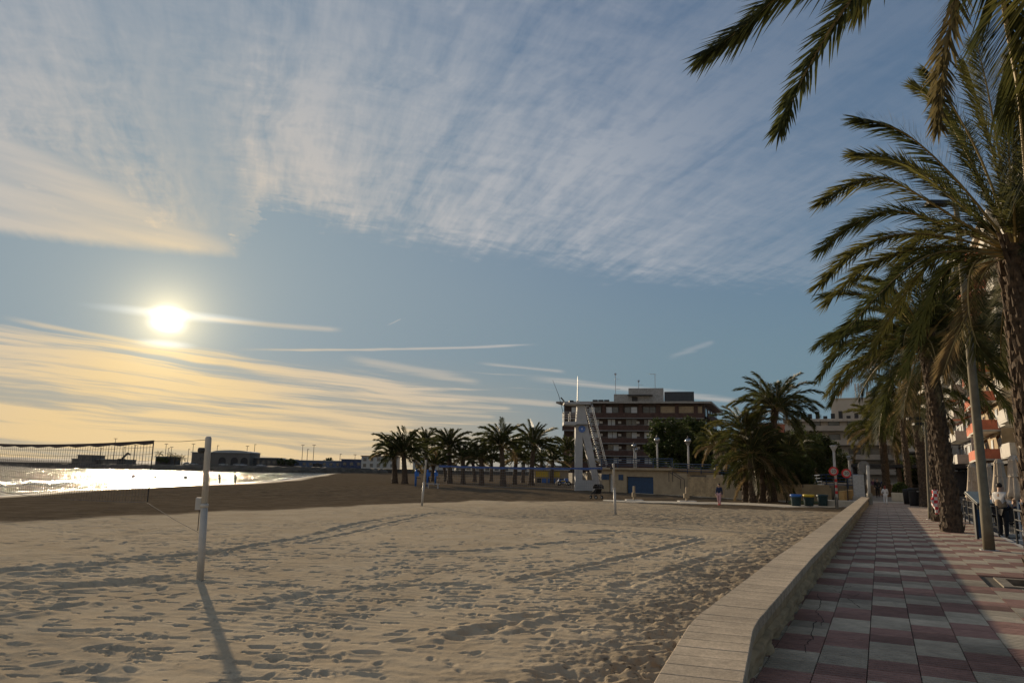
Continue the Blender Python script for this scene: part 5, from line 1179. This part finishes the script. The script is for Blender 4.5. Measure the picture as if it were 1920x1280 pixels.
def make_people():
    wk = dict(knl=(.055,-.06,.285), anl=(.055,-.05,.06), tol=(.06,-.14,.045), knr=(-.055,.0,.28), anr=(-.055,.10,.065), tor=(-.06,.02,.02), wrl=(.13,.03,.49), wrr=(-.13,-.09,.50))
    # waiter on the terrace, upper body above the fence
    w_ = V(1873,905,22.6); ang = 1.9
    person('waiter in white shirt and tan apron serving at the terrace table', Vector((w_.x,22.6,-.14)), ang, w_.z+.14+.02, dict(ell=(.15,-.03,.64), wrl=(.10,-.15,.60), elr=(-.15,-.02,.64), wrr=(-.07,-.15,.58), head=(0,-.03,.895)), cloth_w, cloth_dark, hair_m, vest=cloth_tan)
    sit = dict(pelvis=(0,0,.29), waist=(0,.0,.37), chest=(0,-.02,.50), neck=(0,-.03,.60), head=(0,-.05,.67), crown=(0,-.045,.725), shl=(.105,-.02,.56), shr=(-.105,-.02,.56), ell=(.14,-.06,.43), elr=(-.14,-.06,.43), wrl=(.08,-.19,.44), wrr=(-.08,-.19,.44), hil=(.055,-.02,.285), hir=(-.055,-.02,.285), knl=(.06,-.26,.29), knr=(-.06,-.26,.29), anl=(.06,-.25,.05), anr=(-.06,-.25,.05), tol=(.065,-.34,.02), tor=(-.065,-.34,.02))
    person('seated guest in pale jacket at the terrace table by the photo edge', SQ(31.37,4.42,-.14), PROT+math.pi, 1.70, sit, cloth_w, cloth_dark, hair_l)
    person('seated guest in red top facing the pale jacket guest', SQ(32.65,4.6,-.14), PROT, 1.62, sit, cloth_red, cloth_dark, hair_l, hairlen=.06)
    person('seated guest in dark top behind the menu board', SQ(29.25,3.85,-.14), PROT+.2, 1.68, sit, cloth_navy, cloth_dark, hair_m)
    person('seated guest in white shirt left of the menu board', SQ(34.77,3.9,-.14), PROT+math.pi, 1.70, sit, cloth_w, cloth_dark, hair_m)
    person('seated guest in tan top at the farther table, far side', SQ(36.05,4.1,-.14), PROT, 1.64, sit, cloth_tan, cloth_dark, hair_l)
    person('seated guest in navy top at the farthest table', SQ(36.87,4.9,-.14), PROT+math.pi, 1.70, sit, cloth_navy, cloth_dark, hair_m)
    # child walking away on the promenade
    b = G(1661,945,0); person('child in white clothes with red scarf walking on the promenade', b, PROT+math.pi, 1.17, dict(wk, ell=(.16,.03,.64), wrl=(.15,-.06,.55)), cloth_w, cloth_w, mat('red_hair',(.30,.06,.04),.6,.2,20), shoes=white_paint, hairlen=.05)
    b = G(1349,947,SAND); person('woman in navy jacket and pink trousers walking on the beach walk', b, -.6, 1.50, wk, cloth_navy, cloth_pink, hair_m, shoes=red, hairlen=.03)
    # couple strolling along the waterline
    for px, feet, top_, lb, m in ((410.5,907.5,885,'left of two dark figures strolling along the waterline',cloth_dark),(440.5,907.5,884,'right of two dark figures strolling along the waterline',cloth_navy)):
        b = V(px, feet, 108); t = V(px, top_, 108); person(lb, Vector((b.x,108,SEA-.02)), 2.4, t.z-SEA, wk, m, cloth_dark, hair_m, group='walkers at the waterline', sub=1)
    # figures under the pergola
    for s, q, lb, m in ((74,-.3,'dark figure walking before the pergola, left',cloth_dark),(80,.2,'dark figure walking before the pergola, right',cloth_navy),(84,-.7,'figure in plum top before the pergola',mat('plum_cloth',(.10,.04,.07)))):
        person(lb, SQ(s,q,-.03), PROT, 1.68, wk, m, cloth_dark, hair_m, group='figures before the pergola', sub=1)
    # cloth tied at the palm foot
    p = G(1768,985,0); C_ = tag(MB().build('tied_cloth', None, None), 'red and white checked cloth hanging at the foot of the leaning palm', 'cloth'); 
    mb = MB(); n = 10; V_ = []
    for i in range(12):
        t = i/11; 
        for j in range(n): a = 2*math.pi*j/n; k = (.10+.09*math.sin(t*3.0))*(1+.25*math.sin(3*a+i)); V_.append((k*math.cos(a)+.08*t, k*.6*math.sin(a), 1.25-.85*t))
    mb.add(V_, [(i*n+j,i*n+(j+1)%n,(i+1)*n+(j+1)%n,(i+1)*n+j) for i in range(11) for j in range(n)]+[tuple(range(n-1,-1,-1)), tuple(11*n+j for j in range(n))])
    m = mat('checked_cloth', (.45,.06,.07), .9, .1, 10); t = NT(m.node_tree); ck = t.new('ShaderNodeTexChecker'); ck.inputs['Scale'].default_value = 9; ck.inputs[1].default_value = (.5,.05,.06,1); ck.inputs[2].default_value = (.6,.58,.58,1); t.l.new(t.new('ShaderNodeTexCoord').outputs['Object'], ck.inputs[0]); t.l.new(ck.outputs[0], t.n['Principled BSDF'].inputs['Base Color'])
    C_.data = mb.mesh('tied_cloth', m, True); C_.location = (p.x-.25, p.y-.15, 0)
make_people()
# ------------------------------------------------------------------ pram, quad bike, kiosk, beach gym
def make_beach_things():
    b = G(1118,935,SAND); P = thing('pram','dark pushchair standing alone on the sand before the tower','pushchair',b,.5)
    mb = MB(); mb.add([(-.28,-.25,.45),(.28,-.25,.45),(.28,.30,.40),(-.28,.30,.40),(-.26,-.42,.85),(.26,-.42,.85),(.26,.15,.62),(-.26,.15,.62)], [(0,3,2,1),(0,1,5,4),(1,2,6,5),(2,3,7,6),(3,0,4,7)]); mb.build('seat', cloth_dark, P)
    mb = MB(); n = 10; mb.add([(x, -.30+.42*math.cos(a)*.9, .82+.36*math.sin(a)) for x in (-.27,.27) for a in [math.pi*i/n for i in range(n+1)]], [(i,i+1,n+2+i,n+1+i) for i in range(n)]); mb.build('hood', cloth_dark, P)
    for x, y in ((-.28,-.4),(.28,-.4),(-.24,.42),(.24,.42)):
        mb = MB(); mb.tube([(x-.03,y,.14),(x+.03,y,.14)], .14, 16); w_ = mb.build('wheel', rubber, P, False); mb = MB(); mb.tube([(x-.035,y,.14),(x+.035,y,.14)], .07, 12); mb.build('rim', grey_metal, w_)
    for x in (-.27,.27): mb = MB(); mb.tube([(x,-.40,.14),(x,.1,.55),(x,.42,.14)], .018, 6); mb.tube([(x,.1,.55),(x,-.62,1.05)], .018, 6); mb.build('frame', dark_metal, P)
    mb = MB(); mb.tube([(-.27,-.62,1.05),(.27,-.62,1.05)], .024, 8); mb.build('handle', black, P)
    # kiosk
    k = V(1030,905,140); K = thing('beach_kiosk','yellow and blue beach kiosk behind the grove palms','kiosk',(k.x,140,SAND),.1)
    mb = MB(); mb.b2(-2.8,3.6,0,3,0,2.4); mb.build('wall', cream, K); mb = MB(); mb.b2(-3,3.8,-.3,3.2,2.4,2.6); mb.build('roof', off_white, K)
    for x0, x1 in ((-2.6,-.2),(.4,2.0)): mb = MB(); mb.b2(x0,x1,-.06,-.003,1.2,2.2); mb.build('sign_panel', yellow, K)
    for x0, x1, m in ((-2.4,-1.6,black),(-1.4,-.6,blue_bright),(-.3,1.2,blue_bright),(1.5,3.2,blue_bright)): mb = MB(); mb.b2(x0,x1,-.06,-.003,.1,.9); mb.build('panel', m, K)
    # quad bike
    q = G(1056,910,SAND); Q = thing('quad_bike','blue and yellow quad bike parked before the tower','quad bike',(q.x,q.y,SAND),.15)
    mb = MB(); mb.box((0,0,.75),(1.7,.7,.32),0,.1); mb.box((.5,0,1.0),(.6,.6,.3),0,.1); mb.build('body', blue_bright, Q); mb = MB(); mb.box((-.35,0,1.0),(.8,.4,.16),0,.06); mb.build('seat', black, Q); mb = MB(); mb.box((-.1,-.36,.72),(.7,.04,.24),0,.01); mb.build('side_panel', yellow, Q)
    for x in (-.75,.75):
        for y in (-.5,.5): mb = MB(); mb.tube([(x,y-.15,.36),(x,y+.15,.36)], .36, 16); w_ = mb.build('wheel', rubber, Q); mb = MB(); mb.tube([(x,y-.155,.36),(x,y+.155,.36)], .17, 10); mb.build('rim', grey_metal, w_)
    mb = MB(); mb.tube([(.45,-.4,1.35),(.5,0,1.25),(.45,.4,1.35)], .03, 6); mb.build('handlebar', dark_metal, Q)
    # beach gym
    for px, py, lb in ((779,911,'blue outdoor gym post left of the tilted volleyball post'),(801,911,'blue outdoor gym frame behind the tilted volleyball post'),(816,909,'blue outdoor gym post with bar right of the tilted volleyball post')):
        b = G(px, py, SAND); Y_ = thing('gym_station', lb, 'gym equipment', b, 0, 'outdoor gym stations on the sand'); mb = MB(); mb.tube([(0,0,0),(0,0,2.1)], .13, 10); mb.build('post', blue_bright, Y_, True); mb = MB(); mb.box((.1,0,1.5),(.55,.2,.5),0,.04); mb.build('panel', blue_bright, Y_); mb = MB(); mb.tube([(0,0,1.0),(.6,-.1,1.0),(.6,-.1,.8)], .04, 6); mb.build('grip', dark_metal, Y_)
    b = G(812,915,SAND); Bn = thing('gym_bench','low pale bench among the gym stations','bench',b); mb = MB(); mb.box((0,0,.5),(1.5,.4,.08),0,.01); mb.build('seat', off_white, Bn)
    for x in (-.55,.55): mb = MB(); mb.box((x,0,.23),(.1,.35,.46)); mb.build('leg', off_white, Bn)
    for i, (px, py) in enumerate(((250,897),(291,898),(321,898),(347,897))):
        b = G(px, py, SEA); B = thing('marker_buoy', 'dark buoy floating at the wave line, %s from the left'%ORD[i], 'buoy', b, 0, 'buoys at the wave line'); mb = MB(); mb.ell((0,0,.25), (.42,.42,.42), 12, 8); mb.build('float', dark_metal, B, True); mb = MB(); mb.tube([(0,0,.62),(0,0,.80)], .06, 8); mb.build('top_knob', dark_metal, B)
make_beach_things()
# ------------------------------------------------------------------ harbour across the bay, jetties, far hills
def make_harbour():
    rr = np.random.RandomState(5)
    def ridge(name, pts, w_, label, seed, cat='breakwater'):
        """rock mound along px/py/top points; each point (X, Y, top z)"""
        mb = MB(); n = 9; secs = []
        P = []
        for (a, b) in zip(pts[:-1], pts[1:]):
            k = max(2, int(math.hypot(b[0]-a[0], b[1]-a[1])/2.5))
            for i in range(k): t = i/k; P.append(tuple(a[j]*(1-t)+b[j]*t for j in range(3)))
        P.append(pts[-1])
        for i, p in enumerate(P):
            a, b = P[max(i-1,0)], P[min(i+1,len(P)-1)]; d = Vector((b[0]-a[0], b[1]-a[1], 0)).normalized(); nn = Vector((-d.y, d.x, 0))
            for j in range(n):
                t = j/(n-1)*2-1; h = SEA-.6+(p[2]-SEA+.6)*(1-abs(t)**2.2); jit = .45 if abs(t) > .15 else .25
                secs.append((p[0]+nn.x*t*w_+rr.uniform(-jit,jit), p[1]+nn.y*t*w_+rr.uniform(-jit,jit), h+rr.uniform(-jit,jit)*.8))
        mb.add(secs, [(i*n+j,i*n+j+1,(i+1)*n+j+1,(i+1)*n+j) for i in range(len(P)-1) for j in range(n-1)])
        o = mb.build(name, rock_m); tag(o, label, cat); return o
    def Q(px, Y, z): p = V(px, 870, Y); return (p.x, Y, z)
    ridge('rock_breakwater', [Q(118,412,1.2),Q(200,408,1.8),Q(300,392,2.0),Q(450,368,2.2),Q(560,372,2.2),Q(640,392,2.0),Q(720,410,1.8)], 7, 'dark rock breakwater below the harbour buildings across the bay', 1)
    ridge('rock_jetty', [Q(5,520,.0),Q(60,505,.3),Q(150,480,.9),Q(230,450,1.4)], 4, 'upper thin rock jetty reaching out from the harbour', 2, 'jetty')
    ridge('rock_jetty', [Q(58,395,-.35),Q(100,393,-.1),Q(150,392,.2),Q(180,398,.6)], 3, 'lower short rock jetty just above the bright water', 3, 'jetty')
    # quay behind
    pts = [Q(125,418,0),Q(300,402,0),Q(450,378,0),Q(560,382,0),Q(720,420,0),Q(1000,420,0),Q(1000,700,0),Q(-30,700,0)]
    mb = MB(); mb.prism([(p[0],p[1]) for p in pts], -2, 1.9); struct(mb.build('quay', mat('quay_ground',(.06,.052,.043),.9,.2,.05)))
    hb = mat('harbour_wall', (.15,.13,.11), .85, .1, .1); hbl = mat('harbour_blue', (.10,.13,.20), .8, .1, .1)
    def house(px0, px1, ptop, Y, label, m, depth=14, roof=None, wins=0, floors=1, door=0):
        a, b = V(px0, ptop, Y), V(px1, ptop, Y); w_ = b.x-a.x; H = a.z-1.9; Hs = thing('harbour_building', label, 'building', (a.x, Y, 1.9), 0, 'harbour buildings across the bay'); mb = MB(); mb.b2(0,w_,0,depth,0,H); mb.build('wall', m, Hs)
        mb = MB(); mb.b2(-.4,w_+.4,-.4,depth+.4,H,H+.35); mb.build('roof', roof or concrete, Hs)
        for f in range(floors):
            for k in range(wins):
                x = w_*(k+.5)/wins; z = H*(f+.5)/floors; mb = MB(); mb.b2(x-w_/wins*.22,x+w_/wins*.22,-.12,-.01,z-.7,z+.8); W = mb.build('window', glass, Hs)
        if door: mb = MB(); mb.b2(w_*.4,w_*.6,-.15,-.01,0,H*.6); mb.build('door', dark_metal, Hs)
        return Hs, w_, H
    house(146,172,853,420,'small square block on the left harbour mole','' or hb, wins=2)
    house(135,232,860,425,'long low wall building on the left harbour mole', hb, wins=0, door=1)
    house(292,318,856,400,'dark low harbour shed left of the small palms', mat('shed_dark',(.08,.075,.07)), wins=2)
    house(360,398,848,400,'flat roofed harbour building left of the arched hall', hb, wins=4)
    H_, w_, h_ = house(398,469,848,392,'grey harbour hall with dark arched gateways and curved roof', hb, depth=16)
    mb = MB(); n = 12; mb.add([(w_*.5+ w_*.5*math.cos(math.pi*i/n)*1.0, y, h_+.35+1.1*math.sin(math.pi*i/n)) for y in (0,16) for i in range(n+1)], [(i,i+1,n+2+i,n+1+i) for i in range(n)]+[tuple(range(n+1)), tuple(range(2*n+1,n,-1))]); mb.build('curved_roof', concrete, H_)
    for x in (.28,.60,.86):
        mb = MB(); cx = w_*x; pr = [(cx+1.9*math.cos(math.pi*i/10), 2.6+1.9*math.sin(math.pi*i/10)) for i in range(11)]+[(cx-1.9,0),(cx+1.9,0)]
        mb.add([(a,-.08,b) for a,b in pr], [tuple(range(13))[::-1]]); mb.add([(a,-.01,b) for a,b in pr], [tuple(range(13))[::-1]]); mb.build('archway', black, H_)
    house(470,520,858,398,'low dark harbour wing right of the arched hall', mat('shed_dark',(.08,.075,.07)), wins=5)
    house(518,545,861,400,'low dark harbour store with small tree behind', mat('shed_dark',(.08,.075,.07)), wins=2)
    house(552,640,863,402,'long blue grey harbour shed', hbl, wins=7, door=1)
    house(640,680,861,398,'darker blue harbour shed beside the white house', mat('shed_blue',(.045,.06,.12)), wins=3)
    house(678,742,855,345,'white two storey house left of the grove palms', off_white, wins=5, floors=2, roof=roof_m)
    house(775,835,852,352,'white house with pitched end behind the slender palm', off_white, wins=4, floors=2, roof=roof_m)
    house(835,1010,874,300,'long white low shed behind the grove trunks', off_white, wins=10)
    house(1010,1110,873,300,'long pale shed behind the kiosk', cream, wins=6)
    # harbour masts
    ms = [(217,822),(233,838),(254,834),(312,832),(316,840),(322,838),(354,842),(363,832),(408,835),(464,836),(478,833),(568,834),(577,842),(589,834),(638,851),(666,852),(705,838),(190,840),(205,832),(270,832)]
    ms.sort()
    for i, (px, py) in enumerate(ms):
        t = V(px, py, 405+(i % 5)*4); L = thing('harbour_lamp_post', 'thin tall lamp mast, %s from the left along the harbour skyline' % ORD[i], 'lamp post', (t.x, t.y, 1.9), 0, 'thin masts on the harbour skyline'); mb = MB(); mb.tube([(0,0,0),(0,0,t.z-1.9)], [.20,.13], 5); mb.build('pole', dark_metal, L); mb = MB(); mb.box((.3 if i%2 else 0,0,t.z-1.9),(1.8 if i%2 == 0 else 1.1,.4,.25)); mb.build('lamp_head', dark_metal, L)
    # crane jib
    c_ = V(228,858,410); Cr = thing('harbour_crane','small dark crane with raised jib on the harbour mole','crane',(c_.x,410,1.9)); mb = MB(); mb.b2(-1.6,1.6,-1.2,1.2,0,2.8); mb.build('cab', dark_metal, Cr); mb = MB(); mb.bar((0,0,2.4),(3.2,0,6.0),.7,.9); mb.build('jib', dark_metal, Cr); mb = MB(); mb.bar((3.2,0,6.0),(4.6,0,5.0),.5,.7); mb.build('jib_head', dark_metal, Cr)
    # small cars
    for i, (px, c) in enumerate(((351,white_paint),(363,white_paint),(419,white_paint),(446,white_paint),(455,grey_metal),(490,grey_metal))):
        p = V(px, 868, 383 if px > 400 else 394); C_ = thing('parked_car', 'tiny pale car, %s from the left on the harbour quay' % ORD[i], 'car', (p.x, p.y, 1.9), .1, 'cars on the harbour quay'); mb = MB(); mb.add([(-2.1,y,z) for y in (-.85,.85) for z in (.35,.85)]+[(2.1,y,z) for y in (-.85,.85) for z in (.35,.8)], [(0,1,3,2),(4,6,7,5),(0,4,5,1),(2,3,7,6),(1,5,7,3),(0,2,6,4)]); mb.build('body', c, C_)
        mb = MB(); mb.add([(-1.5,y,.85) for y in (-.8,.8)]+[(1.0,y,.83) for y in (-.8,.8)]+[(-1.1,y,1.45) for y in (-.65,.65)]+[(.4,y,1.45) for y in (-.65,.65)], [(0,2,6,4),(1,5,7,3),(4,6,7,5),(0,4,5,1),(2,3,7,6)]); mb.build('cabin', glass, C_)
        for x in (-1.3,1.3):
            for y in (-.8,.8): mb = MB(); mb.tube([(x,y-.1,.33),(x,y+.1,.33)], .33, 10); mb.build('wheel', rubber, C_)
    for px, top, lb in ((299,847,'leftmost tiny palm on the harbour skyline'),(320,849,'tiny palm beside the harbour masts'),(329,853,'tiny palm with low crown on the harbour skyline'),(342,855,'tiny palm left of the flat harbour building')):
        t = V(px, top, 398); palm(Vector((t.x,398,1.9)), t.z-1.9-1.0, (0,0), 2.6, 16, lb, 'tiny harbour palms', 'low', int(px), stubs=False, mixd=1.0)
    for px, w_, h, lb in ((305,4.5,4.0,'dark clipped tree clump left on the harbour'),(527,2.6,4.6,'small round tree on the harbour roofline'),(545,3.2,4.6,'dark bush tree left of the blue shed'),(615,3.0,6.4,'dark tree top over the blue shed')):
        p = V(px, 870, 396 if px < 560 else 425); tree(Vector((p.x,p.y,1.9)), h, w_, w_, h*.42, lb, int(px), 'harbour trees', n=1200, ls=.45)
    # hazy hills beyond the bay
    mb = MB(); xs = np.linspace(-9500, -3600, 90); Yh = 9000; prof = 40+70*np.clip(fbm((xs+9500)/900, xs*0, 4, 3), 0, 1)*np.interp(xs, [-9500,-6800,-5900,-5200,-4300,-3600], [1.3,1.2,.95,.55,.30,.1])
    Vv = []
    for x, h in zip(xs, prof):
        Vv += [(x,Yh,-5),(x,Yh+250,h*.55),(x,Yh+700,h),(x,Yh+1500,-5)]
    mb.add(Vv, [(i*4+j,(i+1)*4+j,(i+1)*4+j+1,i*4+j+1) for i in range(len(xs)-1) for j in range(3)]); struct(mb.build('hills', mat('hill_scrub',(.10,.09,.07),.95,.2,.002), smooth=True))
make_harbour()
# ------------------------------------------------------------------ sea air
def make_haze():
    mb = MB(); mb.b2(-12500,900,-300,11500,-8.5,150); o = mb.build('haze', None); tag(o, kind='stuff')
    m = bpy.data.materials.new('haze'); m.use_nodes = True; t = NT(m.node_tree); t.n.clear(); out = t.new('ShaderNodeOutputMaterial'); v = t.new('ShaderNodeVolumePrincipled')
    v.inputs['Color'].default_value = (.92,.92,.95,1); v.inputs['Density'].default_value = 1.6e-5; v.inputs['Anisotropy'].default_value = .0
    t.l.new(v.outputs[0], out.inputs['Volume']); o.data.materials.append(m)
make_haze()
